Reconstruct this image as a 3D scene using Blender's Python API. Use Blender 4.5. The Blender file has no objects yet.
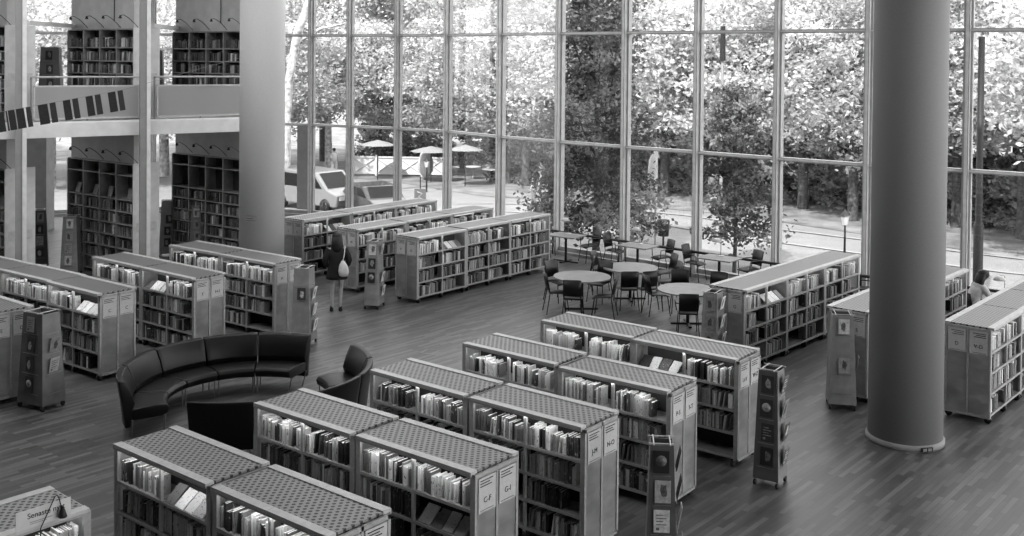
import bpy, bmesh, math, random
from mathutils import Vector, Matrix
R = math.radians
rnd = random.Random(7)
SC = bpy.context.scene
COL = SC.collection

# ------------------------------------------------------------------ helpers
def lin(v):
    c = v/255.0
    return c/12.92 if c <= .04045 else ((c+.055)/1.055)**2.4

def tag(o, label=None, cat=None, group=None, kind=None):
    if label: o['label'] = label
    if cat: o['category'] = cat
    if group: o['group'] = group
    if kind: o['kind'] = kind
    return o

def empty(name, loc=(0, 0, 0), rz=0.0, label=None, cat=None, group=None, kind=None):
    o = bpy.data.objects.new(name, None)
    o.empty_display_size = .1
    COL.objects.link(o)
    o.location = loc
    o.rotation_euler = (0, 0, rz)
    return tag(o, label, cat, group, kind)

class MB:
    """collects shapes, builds ONE mesh object"""
    def __init__(s):
        s.v = []; s.f = []; s.m = []; s.sm = []
    def add(s, vs, fs, mi=0, smooth=False, M=None):
        b = len(s.v)
        if M is not None: vs = [M @ Vector(p) for p in vs]
        s.v += [tuple(p) for p in vs]
        for f in fs:
            s.f.append(tuple(b+i for i in f)); s.m.append(mi); s.sm.append(smooth)
        return s
    def box(s, x0, x1, y0, y1, z0, z1, mi=0, M=None):
        vs = [(x0,y0,z0),(x1,y0,z0),(x1,y1,z0),(x0,y1,z0),(x0,y0,z1),(x1,y0,z1),(x1,y1,z1),(x0,y1,z1)]
        return s.add(vs, [(0,3,2,1),(4,5,6,7),(0,1,5,4),(1,2,6,5),(2,3,7,6),(3,0,4,7)], mi, False, M)
    def cbox(s, c, d, mi=0, M=None):
        return s.box(c[0]-d[0]/2, c[0]+d[0]/2, c[1]-d[1]/2, c[1]+d[1]/2, c[2]-d[2]/2, c[2]+d[2]/2, mi, M)
    def prism(s, pts, z0, z1, mi=0, M=None):
        n = len(pts)
        vs = [(x, y, z0) for x, y in pts]+[(x, y, z1) for x, y in pts]
        fs = [tuple(range(n-1, -1, -1)), tuple(range(n, 2*n))]+[(i, (i+1) % n, n+(i+1) % n, n+i) for i in range(n)]
        return s.add(vs, fs, mi, False, M)
    def tube(s, pts, r, n=8, mi=0, M=None, smooth=True):
        pts = [Vector(p) for p in pts]
        rs = r if isinstance(r, (list, tuple)) else [r]*len(pts)
        vs = []
        prev = None
        for i, p in enumerate(pts):
            d = (pts[min(i+1, len(pts)-1)]-pts[max(i-1, 0)]).normalized()
            if prev is None:
                a = Vector((0, 0, 1)) if abs(d.z) < .9 else Vector((1, 0, 0))
                u = d.cross(a).normalized()
            else:
                u = (prev-d*prev.dot(d)).normalized()
            prev = u
            w = d.cross(u)
            for k in range(n):
                t = 2*math.pi*k/n
                vs.append(p+(u*math.cos(t)+w*math.sin(t))*rs[i])
        fs = []
        for i in range(len(pts)-1):
            for k in range(n):
                a = i*n+k; b = i*n+(k+1) % n
                fs.append((a, b, b+n, a+n))
        s.add(vs, fs, mi, smooth, M)
        m = len(pts)-1
        s.add(vs[:n], [tuple(range(n-1, -1, -1))], mi, False, M)
        s.add(vs[m*n:], [tuple(range(n))], mi, False, M)
        return s
    def lathe(s, prof, c=(0, 0, 0), n=24, mi=0, M=None, smooth=True):
        vs = []
        for r, z in prof:
            for k in range(n):
                t = 2*math.pi*k/n
                vs.append((c[0]+r*math.cos(t), c[1]+r*math.sin(t), c[2]+z))
        fs = []
        for i in range(len(prof)-1):
            for k in range(n):
                a = i*n+k; b = i*n+(k+1) % n
                fs.append((a, b, b+n, a+n))
        if prof[0][0] > 1e-4: fs.append(tuple(range(n-1, -1, -1)))
        if prof[-1][0] > 1e-4: fs.append(tuple((len(prof)-1)*n+k for k in range(n)))
        return s.add(vs, fs, mi, smooth, M)
    def disc(s, c, r, th, n=40, mi=0):
        return s.lathe([(r, -th/2), (r, th/2)], c, n, mi, None, False)
    def build(s, name, mats, parent=None, bevel=0, subsurf=0, loc=None):
        me = bpy.data.meshes.new(name)
        me.from_pydata(s.v, [], s.f)
        if not isinstance(mats, (list, tuple)): mats = [mats]
        for m in mats: me.materials.append(m)
        me.polygons.foreach_set('material_index', s.m)
        me.polygons.foreach_set('use_smooth', s.sm)
        me.update()
        o = bpy.data.objects.new(name, me)
        COL.objects.link(o)
        if parent is not None: o.parent = parent
        if loc: o.location = loc
        if bevel:
            b = o.modifiers.new('bev', 'BEVEL'); b.width = bevel; b.segments = 2; b.limit_method = 'ANGLE'
        if subsurf:
            b = o.modifiers.new('sub', 'SUBSURF'); b.levels = subsurf; b.render_levels = subsurf
        return o

def children_of(o, table):
    return table.get(o.name, [])

def copy_tree(o, parent=None):
    c = o.copy(); COL.objects.link(c)
    c.parent = parent
    for ch in list(o.children): copy_tree(ch, c)
    return c

def merge_close(o, d=1e-4):
    bm = bmesh.new(); bm.from_mesh(o.data)
    bmesh.ops.remove_doubles(bm, verts=bm.verts, dist=d)
    bmesh.ops.recalc_face_normals(bm, faces=bm.faces)
    bm.to_mesh(o.data); bm.free()
    return o

# ------------------------------------------------------------------ materials (all greys: the photograph is monochrome)
def base_mat(name, v, rough=.6, metal=0.0, var=0.0, vscale=8.0, coat=0.0, spec=.5):
    m = bpy.data.materials.new(name); m.use_nodes = True
    nt = m.node_tree; b = nt.nodes['Principled BSDF']
    g = lin(v)
    b.inputs['Base Color'].default_value = (g, g, g, 1)
    b.inputs['Roughness'].default_value = rough
    b.inputs['Metallic'].default_value = metal
    b.inputs['Specular IOR Level'].default_value = spec
    if coat: b.inputs['Coat Weight'].default_value = coat
    if var:
        tc = nt.nodes.new('ShaderNodeTexCoord')
        n = nt.nodes.new('ShaderNodeTexNoise'); n.inputs['Scale'].default_value = vscale; n.inputs['Detail'].default_value = 4
        r = nt.nodes.new('ShaderNodeValToRGB')
        a, c = lin(max(0, v*(1-var))), lin(min(255, v*(1+var)))
        r.color_ramp.elements[0].color = (a, a, a, 1); r.color_ramp.elements[0].position = .3
        r.color_ramp.elements[1].color = (c, c, c, 1); r.color_ramp.elements[1].position = .7
        nt.links.new(tc.outputs['Object'], n.inputs['Vector'])
        nt.links.new(n.outputs['Fac'], r.inputs['Fac'])
        nt.links.new(r.outputs['Color'], b.inputs['Base Color'])
    return m

M = {}
M['frame'] = base_mat('brushed_frame', 172, .42, .35, .06, 20)
M['strip'] = base_mat('pale_strip', 190, .4, .1, .05, 12)
M['shelf'] = base_mat('shelf_board', 135, .5, .1, .06, 10)
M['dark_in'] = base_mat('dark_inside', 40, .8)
M['plinth'] = base_mat('plinth_dark', 28, .7)
M['rubber'] = base_mat('rubber', 18, .5)
M['black_metal'] = base_mat('black_metal', 11, .5, 0)
M['steel'] = base_mat('steel', 150, .3, .8)
M['paper'] = base_mat('paper', 190, .8, 0, .03, 30)
M['ink'] = base_mat('ink', 25, .8)
M['sofa'] = base_mat('black_leather', 8, .42, 0, .15, 14, .0, .35)
M['chair'] = base_mat('black_lacquer', 11, .42, 0, .1, 9)
M['table'] = base_mat('table_top', 140, .45, 0, .05, 6)
M['column'] = base_mat('column_paint', 160, .75, 0, .03, 60)
M['wall'] = base_mat('wall_paint', 165, .85, 0, .03, 3)
M['panelwall'] = base_mat('panel_wall', 185, .7, 0, .04, 4)
M['fascia'] = base_mat('fascia_paint', 225, .7, 0, .03, 4)
M['alu'] = base_mat('window_aluminium', 182, .5, .2, .04, 6)
M['alu_light'] = base_mat('window_aluminium_face', 228, .5, .2, .04, 6)
M['white'] = base_mat('white_enamel', 200, .4)
M['wood_case'] = base_mat('case_wood', 125, .6, 0, .12, 5)
M['case_back'] = base_mat('case_back', 72, .7, 0, .1, 5)
M['case_end'] = base_mat('case_end', 205, .6, 0, .04, 5)
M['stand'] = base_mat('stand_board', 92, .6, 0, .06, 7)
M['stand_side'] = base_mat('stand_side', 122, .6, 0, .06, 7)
M['flag_dark'] = base_mat('flag_dark', 60, .8, 0, .1, 20)
M['flag_mid'] = base_mat('flag_mid', 72, .8, 0, .1, 20)
M['skin'] = base_mat('skin', 165, .6, 0, .04, 20)
M['hair'] = base_mat('hair', 14, .6, 0, .3, 60)
M['coat'] = base_mat('coat', 22, .85, 0, .2, 15)
M['cloth_light'] = base_mat('cloth_light', 190, .85, 0, .06, 15)
M['cloth_mid'] = base_mat('cloth_mid', 110, .85, 0, .06, 15)
M['tote'] = base_mat('tote_canvas', 205, .85, 0, .06, 12)
M['bark'] = base_mat('bark', 70, .9, 0, .35, 9)
M['bark_pale'] = base_mat('bark_pale', 165, .9, 0, .3, 5)
M['carbody'] = base_mat('car_paint', 120, .3, 0, 0, 1, .5)
M['cardark'] = base_mat('car_paint_dark', 62, .25, 0, 0, 1, .6)
M['carglass'] = base_mat('car_glass', 12, .3, 0, 0, 1, 0, .2)
M['parasol'] = base_mat('parasol_cloth', 130, .8)
M['post'] = base_mat('dark_post', 22, .6)
M['grey_post'] = base_mat('grey_post', 145, .7, 0, .05, 4)
M['concrete'] = base_mat('sill_concrete', 165, .8, 0, .06, 5)
M['ceiling'] = base_mat('ceiling_paint', 190, .9)

def perforated():
    m = base_mat('perforated_top', 150, .45, .2)
    nt = m.node_tree; b = nt.nodes['Principled BSDF']
    tc = nt.nodes.new('ShaderNodeTexCoord'); sep = nt.nodes.new('ShaderNodeSeparateXYZ')
    nt.links.new(tc.outputs['Object'], sep.inputs[0])
    def mt(op, a, c=None):
        n = nt.nodes.new('ShaderNodeMath'); n.operation = op
        if isinstance(a, (int, float)): n.inputs[0].default_value = a
        else: nt.links.new(a, n.inputs[0])
        if c is not None:
            if isinstance(c, (int, float)): n.inputs[1].default_value = c
            else: nt.links.new(c, n.inputs[1])
        return n.outputs[0]
    u = mt('DIVIDE', sep.outputs[0], .078); v = mt('DIVIDE', sep.outputs[1], .05)
    row = mt('FLOOR', v)
    off = mt('MULTIPLY', mt('MODULO', mt('ABSOLUTE', row), 2.0), .5)
    fu = mt('SUBTRACT', mt('FRACT', mt('ADD', u, off)), .5)
    fv = mt('SUBTRACT', mt('FRACT', v), .5)
    r2 = mt('ADD', mt('POWER', mt('MULTIPLY', mt('ABSOLUTE', fu), .078), 2.0), mt('POWER', mt('MULTIPLY', mt('ABSOLUTE', fv), .05), 2.0))
    hole = mt('LESS_THAN', r2, .0195**2)
    mix = nt.nodes.new('ShaderNodeMix'); mix.data_type = 'RGBA'
    g = lin(138); mix.inputs[6].default_value = (g, g, g, 1)
    h = lin(30); mix.inputs[7].default_value = (h, h, h, 1)
    nt.links.new(hole, mix.inputs[0]); nt.links.new(mix.outputs[2], b.inputs['Base Color'])
    return m
M['perf'] = perforated()

def frosted():
    m = base_mat('frosted_panel', 150, .5)
    nt = m.node_tree; b = nt.nodes['Principled BSDF']
    tc = nt.nodes.new('ShaderNodeTexCoord'); sep = nt.nodes.new('ShaderNodeSeparateXYZ')
    nt.links.new(tc.outputs['Object'], sep.inputs[0])
    w = nt.nodes.new('ShaderNodeTexNoise'); w.inputs['Scale'].default_value = 4
    mp = nt.nodes.new('ShaderNodeMapping'); mp.inputs['Scale'].default_value = (1, 1, 2.2)
    nt.links.new(tc.outputs['Object'], mp.inputs[0]); nt.links.new(mp.outputs[0], w.inputs['Vector'])
    r = nt.nodes.new('ShaderNodeValToRGB')
    a, c = lin(138), lin(178)
    r.color_ramp.elements[0].color = (a, a, a, 1); r.color_ramp.elements[0].position = .35
    r.color_ramp.elements[1].color = (c, c, c, 1); r.color_ramp.elements[1].position = .65
    nt.links.new(w.outputs['Fac'], r.inputs['Fac']); nt.links.new(r.outputs['Color'], b.inputs['Base Color'])
    tr = nt.nodes.new('ShaderNodeBsdfTranslucent'); tr.inputs[0].default_value = (.75, .75, .75, 1)
    mx = nt.nodes.new('ShaderNodeMixShader'); mx.inputs[0].default_value = .45
    out = [n for n in nt.nodes if n.type == 'OUTPUT_MATERIAL'][0]
    nt.links.new(b.outputs[0], mx.inputs[1]); nt.links.new(tr.outputs[0], mx.inputs[2]); nt.links.new(mx.outputs[0], out.inputs[0])
    return m
M['frost'] = frosted()

def floor_mat():
    m = base_mat('parquet', 84, .42)
    nt = m.node_tree; b = nt.nodes['Principled BSDF']
    tc = nt.nodes.new('ShaderNodeTexCoord')
    mp = nt.nodes.new('ShaderNodeMapping'); mp.inputs['Rotation'].default_value = (0, 0, R(-50))
    nt.links.new(tc.outputs['Object'], mp.inputs[0])
    br = nt.nodes.new('ShaderNodeTexBrick')
    br.inputs['Scale'].default_value = 1.0
    br.inputs['Brick Width'].default_value = .62; br.inputs['Row Height'].default_value = .075
    br.inputs['Mortar Size'].default_value = .002; br.offset_frequency = 2; br.offset = .37
    br.inputs['Bias'].default_value = -.2
    a, c, d = lin(78), lin(116), lin(60)
    br.inputs['Color1'].default_value = (a, a, a, 1); br.inputs['Color2'].default_value = (c, c, c, 1); br.inputs['Mortar'].default_value = (d, d, d, 1)
    nt.links.new(mp.outputs[0], br.inputs['Vector'])
    mp2 = nt.nodes.new('ShaderNodeMapping'); mp2.inputs['Scale'].default_value = (.5, 5, 1)
    nt.links.new(mp.outputs[0], mp2.inputs[0])
    n = nt.nodes.new('ShaderNodeTexNoise'); n.inputs['Scale'].default_value = 1.6; n.inputs['Detail'].default_value = 6
    nt.links.new(mp2.outputs[0], n.inputs['Vector'])
    r = nt.nodes.new('ShaderNodeValToRGB')
    r.color_ramp.elements[0].color = (.62, .62, .62, 1); r.color_ramp.elements[0].position = .3
    r.color_ramp.elements[1].color = (1.15, 1.15, 1.15, 1); r.color_ramp.elements[1].position = .7
    nt.links.new(n.outputs['Fac'], r.inputs['Fac'])
    mx = nt.nodes.new('ShaderNodeMix'); mx.data_type = 'RGBA'; mx.blend_type = 'MULTIPLY'; mx.inputs[0].default_value = 1
    nt.links.new(br.outputs['Color'], mx.inputs[6]); nt.links.new(r.outputs['Color'], mx.inputs[7])
    nt.links.new(mx.outputs[2], b.inputs['Base Color'])
    r2 = nt.nodes.new('ShaderNodeMapRange'); r2.inputs[3].default_value = .34; r2.inputs[4].default_value = .52
    nt.links.new(n.outputs['Fac'], r2.inputs[0]); nt.links.new(r2.outputs[0], b.inputs['Roughness'])
    return m
M['floor'] = floor_mat()

def glass_mat(name='window_glass', refl=.06, tint=.96):
    m = bpy.data.materials.new(name); m.use_nodes = True
    nt = m.node_tree; nt.nodes.clear()
    out = nt.nodes.new('ShaderNodeOutputMaterial')
    t = nt.nodes.new('ShaderNodeBsdfTransparent'); t.inputs[0].default_value = (tint, tint, tint, 1)
    g = nt.nodes.new('ShaderNodeBsdfGlossy'); g.inputs['Roughness'].default_value = .02
    mx = nt.nodes.new('ShaderNodeMixShader'); mx.inputs[0].default_value = refl
    nt.links.new(t.outputs[0], mx.inputs[1]); nt.links.new(g.outputs[0], mx.inputs[2]); nt.links.new(mx.outputs[0], out.inputs[0])
    return m
M['glass'] = glass_mat()
M['parapet_glass'] = glass_mat('parapet_glass', .1, .9)

def parapet_mat():
    m = bpy.data.materials.new('frosted_parapet'); m.use_nodes = True
    nt = m.node_tree; nt.nodes.clear()
    out = nt.nodes.new('ShaderNodeOutputMaterial')
    t = nt.nodes.new('ShaderNodeBsdfTransparent')
    g = nt.nodes.new('ShaderNodeBsdfDiffuse'); v = lin(190); g.inputs[0].default_value = (v, v, v, 1)
    tl = nt.nodes.new('ShaderNodeBsdfTranslucent'); tl.inputs[0].default_value = (v, v, v, 1)
    m2 = nt.nodes.new('ShaderNodeMixShader'); m2.inputs[0].default_value = .35
    nt.links.new(g.outputs[0], m2.inputs[1]); nt.links.new(tl.outputs[0], m2.inputs[2])
    mx = nt.nodes.new('ShaderNodeMixShader'); mx.inputs[0].default_value = .88
    nt.links.new(t.outputs[0], mx.inputs[1]); nt.links.new(m2.outputs[0], mx.inputs[2]); nt.links.new(mx.outputs[0], out.inputs[0])
    return m
M['parapet'] = parapet_mat()

TONES = [28, 48, 72, 100, 135, 170, 205, 232]
def book_mat(i, v):
    m = base_mat('book_cover_%d' % i, v, .55)
    nt = m.node_tree; b = nt.nodes['Principled BSDF']
    geo = nt.nodes.new('ShaderNodeNewGeometry')
    mp = nt.nodes.new('ShaderNodeMapping'); mp.inputs['Scale'].default_value = (1, 1, .3)
    n = nt.nodes.new('ShaderNodeTexNoise'); n.inputs['Scale'].default_value = 60; n.inputs['Detail'].default_value = 3
    nt.links.new(geo.outputs['Position'], mp.inputs[0]); nt.links.new(mp.outputs[0], n.inputs['Vector'])
    r = nt.nodes.new('ShaderNodeValToRGB'); r.color_ramp.interpolation = 'CONSTANT'
    g0, g1 = lin(v), lin(v*.42 if v > 90 else min(255, v*2.3+20))
    r.color_ramp.elements[0].color = (g0, g0, g0, 1); r.color_ramp.elements[0].position = 0
    r.color_ramp.elements[1].color = (g1, g1, g1, 1); r.color_ramp.elements[1].position = .64
    nt.links.new(n.outputs['Fac'], r.inputs['Fac']); nt.links.new(r.outputs['Color'], b.inputs['Base Color'])
    return m
BM = [book_mat(i, v) for i, v in enumerate(TONES)]
for _i, _v in enumerate(TONES):
    M['cov%d' % _i] = base_mat('booklet_cover_%d' % _i, _v, .5, 0, .12, 25)
    M['pic%d' % _i] = base_mat('booklet_picture_%d' % _i, (_v*2.2+35 if _v < 110 else _v*.5), .5, 0, .3, 40)
M['pages'] = base_mat('book_pages', 215, .9, 0, .06, 60)
BOOKMATS = BM+[M['pages']]

def text_mesh(txt, size, name, mat, parent, mat4, ext=.0015):
    cu = bpy.data.curves.new('txt', 'FONT'); cu.body = txt; cu.size = size; cu.extrude = ext
    cu.align_x = 'CENTER'; cu.align_y = 'CENTER'
    to = bpy.data.objects.new('txt', cu); COL.objects.link(to)
    bpy.context.view_layer.update()
    me = bpy.data.meshes.new_from_object(to)
    bpy.data.objects.remove(to)
    me.materials.clear(); me.materials.append(mat)
    o = bpy.data.objects.new(name, me); COL.objects.link(o)
    o.parent = parent; o.matrix_local = mat4
    return o

# ------------------------------------------------------------------ camera
def make_camera():
    f, cy, th, ro = 1076.52, 77.416, .018602, .009227
    cd = bpy.data.cameras.new('camera'); cam = bpy.data.objects.new('camera', cd); COL.objects.link(cam)
    cd.sensor_fit = 'HORIZONTAL'; cd.sensor_width = 36; cd.lens = f/1024*36
    cd.shift_y = -(268-cy)/1024
    cd.clip_end = 500
    cam.matrix_world = Matrix.Translation((0, 0, 5.66)) @ Matrix.Rotation(math.pi/2-th, 4, 'X') @ Matrix.Rotation(ro, 4, 'Z')
    SC.camera = cam
make_camera()

# ================================================================== SETTING
def structure(name, mb, mat, parent=None, **k):
    o = mb.build(name, mat, parent, **k); o['kind'] = 'structure'; return o

WALL = [(-18.7, 35.4), (-16.8, 36.9), (-14.8, 37.9), (-12.8, 38.4), (-10.8, 38.6), (-8.8, 38.4), (-7.05, 37.85), (-5.6, 37.22), (-3.84, 36.27), (-2.09, 35.11),
        (-.33, 32.96), (1.39, 31.21), (3.14, 29.63), (4.86, 28.07), (6.57, 26.55), (8.31, 25.09), (10.17, 24.0), (12.1, 22.6), (14.0, 21.2)]
ZT = [3.22, 6.36, 9.5]
TOPZ = 11.0
CHECK_CEIL = [(-30, -14), (19, -14), (19, 17.5)]+[(x, y) for x, y in reversed(WALL)]+[(-30, 30)]

mb = MB(); mb.prism(CHECK_CEIL, -.3, 0); structure('floor', mb, M['floor'])
mb = MB(); mb.prism([(x*1.0, y) for x, y in CHECK_CEIL], TOPZ, TOPZ+.3); structure('ceiling', mb, M['ceiling'])
mb = MB(); mb.box(-30, 19, -14.3, -14, 0, TOPZ); structure('wall_back', mb, M['wall'])
mb = MB(); mb.box(-30.3, -30, -14, 30, 0, TOPZ); structure('wall_left', mb, M['wall'])

# the curved curtain wall: each bay is a window with pane, transoms; each mullion a trim
for i in range(len(WALL)-1):
    a = Vector(WALL[i]+(0,)); b = Vector(WALL[i+1]+(0,))
    d = (b-a); L = d.length; ang = math.atan2(d.y, d.x)
    w = empty('window_%d' % (i+1), a, ang); w['kind'] = 'structure'
    mb = MB()
    zs = [.16]+ZT+[TOPZ]
    for k in range(4):
        mb.box(.07, L-.07, .03, .045, zs[k]+.05, zs[k+1]-.05)
    mb.build('pane', M['glass'], w)
    mb = MB()
    for z in ZT:
        mb.box(.05, L-.05, -.06, .1, z-.045, z+.045, 0)
        mb.box(.05, L-.05, -.085, -.06, z-.02, z+.02, 1)
    mb.build('transom', [M['alu'], M['alu_light']], w)
    mb = MB(); mb.box(0, L, -.18, .14, 0, .08); mb.box(.05, L-.05, -.06, .1, .08, .2)
    mb.build('sill', M['concrete'], w)
for i in range(len(WALL)):
    a = WALL[i]
    p = WALL[max(0, i-1)]; q = WALL[min(len(WALL)-1, i+1)]
    ang = math.atan2(q[1]-p[1], q[0]-p[0])
    mb = MB()
    mb.box(-.055, .055, -.16, .12, 0, TOPZ, 0)
    mb.box(-.1, .1, -.03, .12, 0, TOPZ, 0)
    mb.box(-.03, .03, -.175, -.16, 0, TOPZ, 1)
    o = structure('trim_%d' % (i+1), mb, [M['alu'], M['alu_light']])
    o.location = (a[0], a[1], 0); o.rotation_euler = (0, 0, ang)

# hand rail running along the inside of the glass
mb = MB()
rp = [(x-.28*.62, y-.28*.78, .67) for x, y in WALL[10:18]]
mb.tube(rp, .035, 8)
rail = mb.build('hand_rail', M['post'])
tag(rail, 'dark horizontal hand rail running along the inside of the curved window wall', 'rail')
for x, y, z in rp:
    m2 = MB(); m2.tube([(x, y, 0), (x, y, .67)], .02, 6)
    m2.build('post', M['post'], rail)

# columns
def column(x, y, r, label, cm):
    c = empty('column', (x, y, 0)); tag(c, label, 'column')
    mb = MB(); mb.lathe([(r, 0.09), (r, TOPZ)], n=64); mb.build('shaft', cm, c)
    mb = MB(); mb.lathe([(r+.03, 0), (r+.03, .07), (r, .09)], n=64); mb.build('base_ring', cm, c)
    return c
c1 = column(5.93, 16.02, .532, 'big round grey column on the floor before the right window wall, tallest and widest', base_mat('column_paint_shaded', 140, .75, 0, .03, 60))  # same paint as the other column, its shade put into the colour
mb = MB(); mb.box(-.09, .09, -.585, -.565, .015, .075); mb.box(-.07, -.01, -.59, -.585, .025, .065, 1); mb.box(.01, .07, -.59, -.585, .025, .065, 1)
o = mb.build('floor_socket', [M['black_metal'], M['steel']], c1); o.rotation_euler = (0, 0, R(12))
c2 = column(-5.97, 25.75, .532, 'round pale column beside the mezzanine, rising behind the low bookcases', base_mat('column_paint_lit', 205, .75, 0, .03, 60))  # lighter copy of the column paint, stronger light put into the colour
mb = MB()
for k, w in enumerate((.26, .18, .24)):
    for s in range(8):
        t0 = R(-118)+s*w/8/.532; t1 = t0+w/8/.532
        r1 = .536
        mb.add([(r1*math.cos(t0), r1*math.sin(t0), 1.86-k*.055), (r1*math.cos(t1), r1*math.sin(t1), 1.86-k*.055), (r1*math.cos(t1), r1*math.sin(t1), 1.885-k*.055), (r1*math.cos(t0), r1*math.sin(t0), 1.885-k*.055)], [(0, 1, 2, 3)])
mb.build('lettering', M['stand_side'], c2)

# mezzanine --------------------------------------------------------------
UX = Vector((.819, .574, 0))
P0 = Vector((-9.2, 26.3, 0))
def fp(t, back=0.0):
    p = P0+UX*t+Vector((-.574, .819, 0))*back
    return (p.x, p.y)
MZ0, MZ1 = 3.70, 4.07
FACE_END = 3.3
mb = MB(); mb.prism([fp(-16), fp(FACE_END), fp(FACE_END, 4.2), fp(-16, 4.2)], MZ0, MZ1-.02)
o = structure('floor_mezzanine', mb, M['fascia'])
mb = MB(); mb.prism([fp(-16, -.03), fp(FACE_END, -.03), fp(FACE_END, 0), fp(-16, 0)], MZ0-.02, MZ1-.06)
structure('trim_fascia', mb, M['fascia'])
POSTS = [(-11.2, 24.55), (-8.9, 26.1)]
for i, (x, y) in enumerate(POSTS):
    mb = MB(); mb.box(-.12, .07, -.14, .14, 0, TOPZ, 0); mb.box(.03, .12, -.17, .1, 0, TOPZ, 1)
    o = structure('trim_post_%d' % (i+1), mb, [M['grey_post'], M['alu_light']]); o.location = (x, y, 0); o.rotation_euler = (0, 0, R(24))
BLOCKS = [(-11.85, 25.15), (-9.36, 26.6), (-7.1, 28.2)]
BA = R(-37)
BL = 2.95
def blk_m(i):
    x, y = BLOCKS[i]
    return Matrix.Translation((x, y, 0)) @ Matrix.Rotation(BA, 4, 'Z')
for i in range(3):
    mb = MB()
    mb.box(-BL-.02, -.15, .12, .6, 6.29, TOPZ, 0)
    mb.box(-BL-.02, -.15, .12, .6, 2.92, MZ0, 0)
    mb.box(-BL-.02, -.15, .1, .12, 8.05, 8.08, 1)
    mb.box(-1.0, -.98, .1, .12, 6.5, TOPZ, 1)
    o = structure('wall_panel_%d' % (i+1), mb, [M['panelwall'], M['case_back']]); o.matrix_world = blk_m(i)
    if i < 2:
        # pale beam joining this block to the next at shelf-top height
        a = blk_m(i) @ Vector((-.1, .6, 0)); bb = blk_m(i+1) @ Vector((-BL, .2, 0))
        d = bb-a
        mb = MB(); mb.box(0, d.length, -.06, .06, 6.33, 6.43)
        o = structure('trim_beam_%d' % (i+1), mb, M['fascia']); o.location = (a.x, a.y, 0); o.rotation_euler = (0, 0, math.atan2(d.y, d.x))

BOOKS = []     # records: (world matrix of book, thickness, height, depth, tone, info)
def tall_case(i, z0, zs, label, floorname):
    t = empty('tall_bookcase'); t.matrix_world = blk_m(i) @ Matrix.Translation((0, 0, z0))
    tag(t, label, 'bookcase')
    n = 4; cw = BL/n; H = zs[0]
    mb = MB(); mb.box(-BL, -.0, .33, .37, 0, H); mb.build('back_panel', M['case_back'], t)
    for k in range(n+1):
        x = -BL+k*cw
        mb = MB(); mb.box(x-.02, x+.02, 0, .33, 0, H-.03); mb.build('upright', M['wood_case'], t)
    for z in zs:
        mb = MB(); mb.box(-BL, 0, .01, .33, z-.03, z); mb.build('shelf', M['wood_case'], t)
    mb = MB(); mb.box(.02, .05, -.02, .72, 0, H+.02, 0); mb.box(.05, .052, .05, .65, H*.42, H*.5, 1)
    mb.build('end_panel', [M['case_end'], M['strip']], t)
    for li in range(1, len(zs)):
        zb = zs[li]; gap = zs[li-1]-zb-.03
        for k in range(n):
            x = -BL+k*cw+.03; xe = x+cw-.06
            if gap > .45 or (li == 1 and z0 < 1):
                if li > 1 and rnd.random() < .8:   # one face-out book
                    w = .2; xx = x+rnd.uniform(.1, .4)
                    BOOKS.append((t.matrix_world @ Matrix.Translation((xx, .1, zb)) @ Matrix.Rotation(R(-14), 4, 'X') @ Matrix.Rotation(R(rnd.uniform(-6, 6)), 4, 'Y'), w, .27, .02, rnd.choice([3, 5, 6, 2]), None))
                continue
            fill = rnd.uniform(.7, 1)*(cw-.06)
            run(t.matrix_world, x, x+fill, .06, zb, gap, None, [3, 4, 4, 3, 2, 1, 1, .5])
    return t

def run(Mw, x0, x1, y, z, gap, info, weights, lean_end=True):
    """a row of upright books on a shelf, spines towards -y"""
    x = x0; k = 0
    base_h = rnd.uniform(.205, .25)
    tone = rnd.choices(range(8), weights)[0]
    while x < x1-.015:
        if rnd.random() < .62: tone = rnd.choices(range(8), weights)[0]; base_h = rnd.uniform(.185, .25)
        w = rnd.choice([.016, .02, .024, .028, .034, .04, .022]); h = min(gap-.03, base_h+rnd.uniform(-.012, .012)); d = rnd.uniform(.13, .17)
        if x+w > x1: break
        yo = rnd.uniform(0, .03)
        mm = Mw @ Matrix.Translation((x, y+yo, z))
        if rnd.random() < .06 and x+w+.04 < x1:
            mm = mm @ Matrix.Rotation(R(-9), 4, 'Y'); x += .035
            mm = Mw @ Matrix.Translation((x-.03, y+yo, z+.001)) @ Matrix.Rotation(R(8), 4, 'Y')
            x += .012
        k += 1
        BOOKS.append((mm, w-.0015, h, d, tone, (info+(k,)) if info else None))
        x += w
        if rnd.random() < .03: x += .03

GZ = [2.92, 2.63, 2.02, 1.71, 1.4, 1.09, .78, .46, .14]
UZ = [2.22, 1.76, 1.42, 1.1, .76, .42, .08]
names = ['cut by the picture edge', 'standing behind the garland', 'standing beside the round column']
for i in range(3):
    tall_case(i, 0, GZ, 'tall dark bookcase on the ground floor under the mezzanine, '+names[i], 'g')
    tall_case(i, MZ1, UZ, 'dark bookcase up on the mezzanine floor, '+names[i], 'm')

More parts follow.
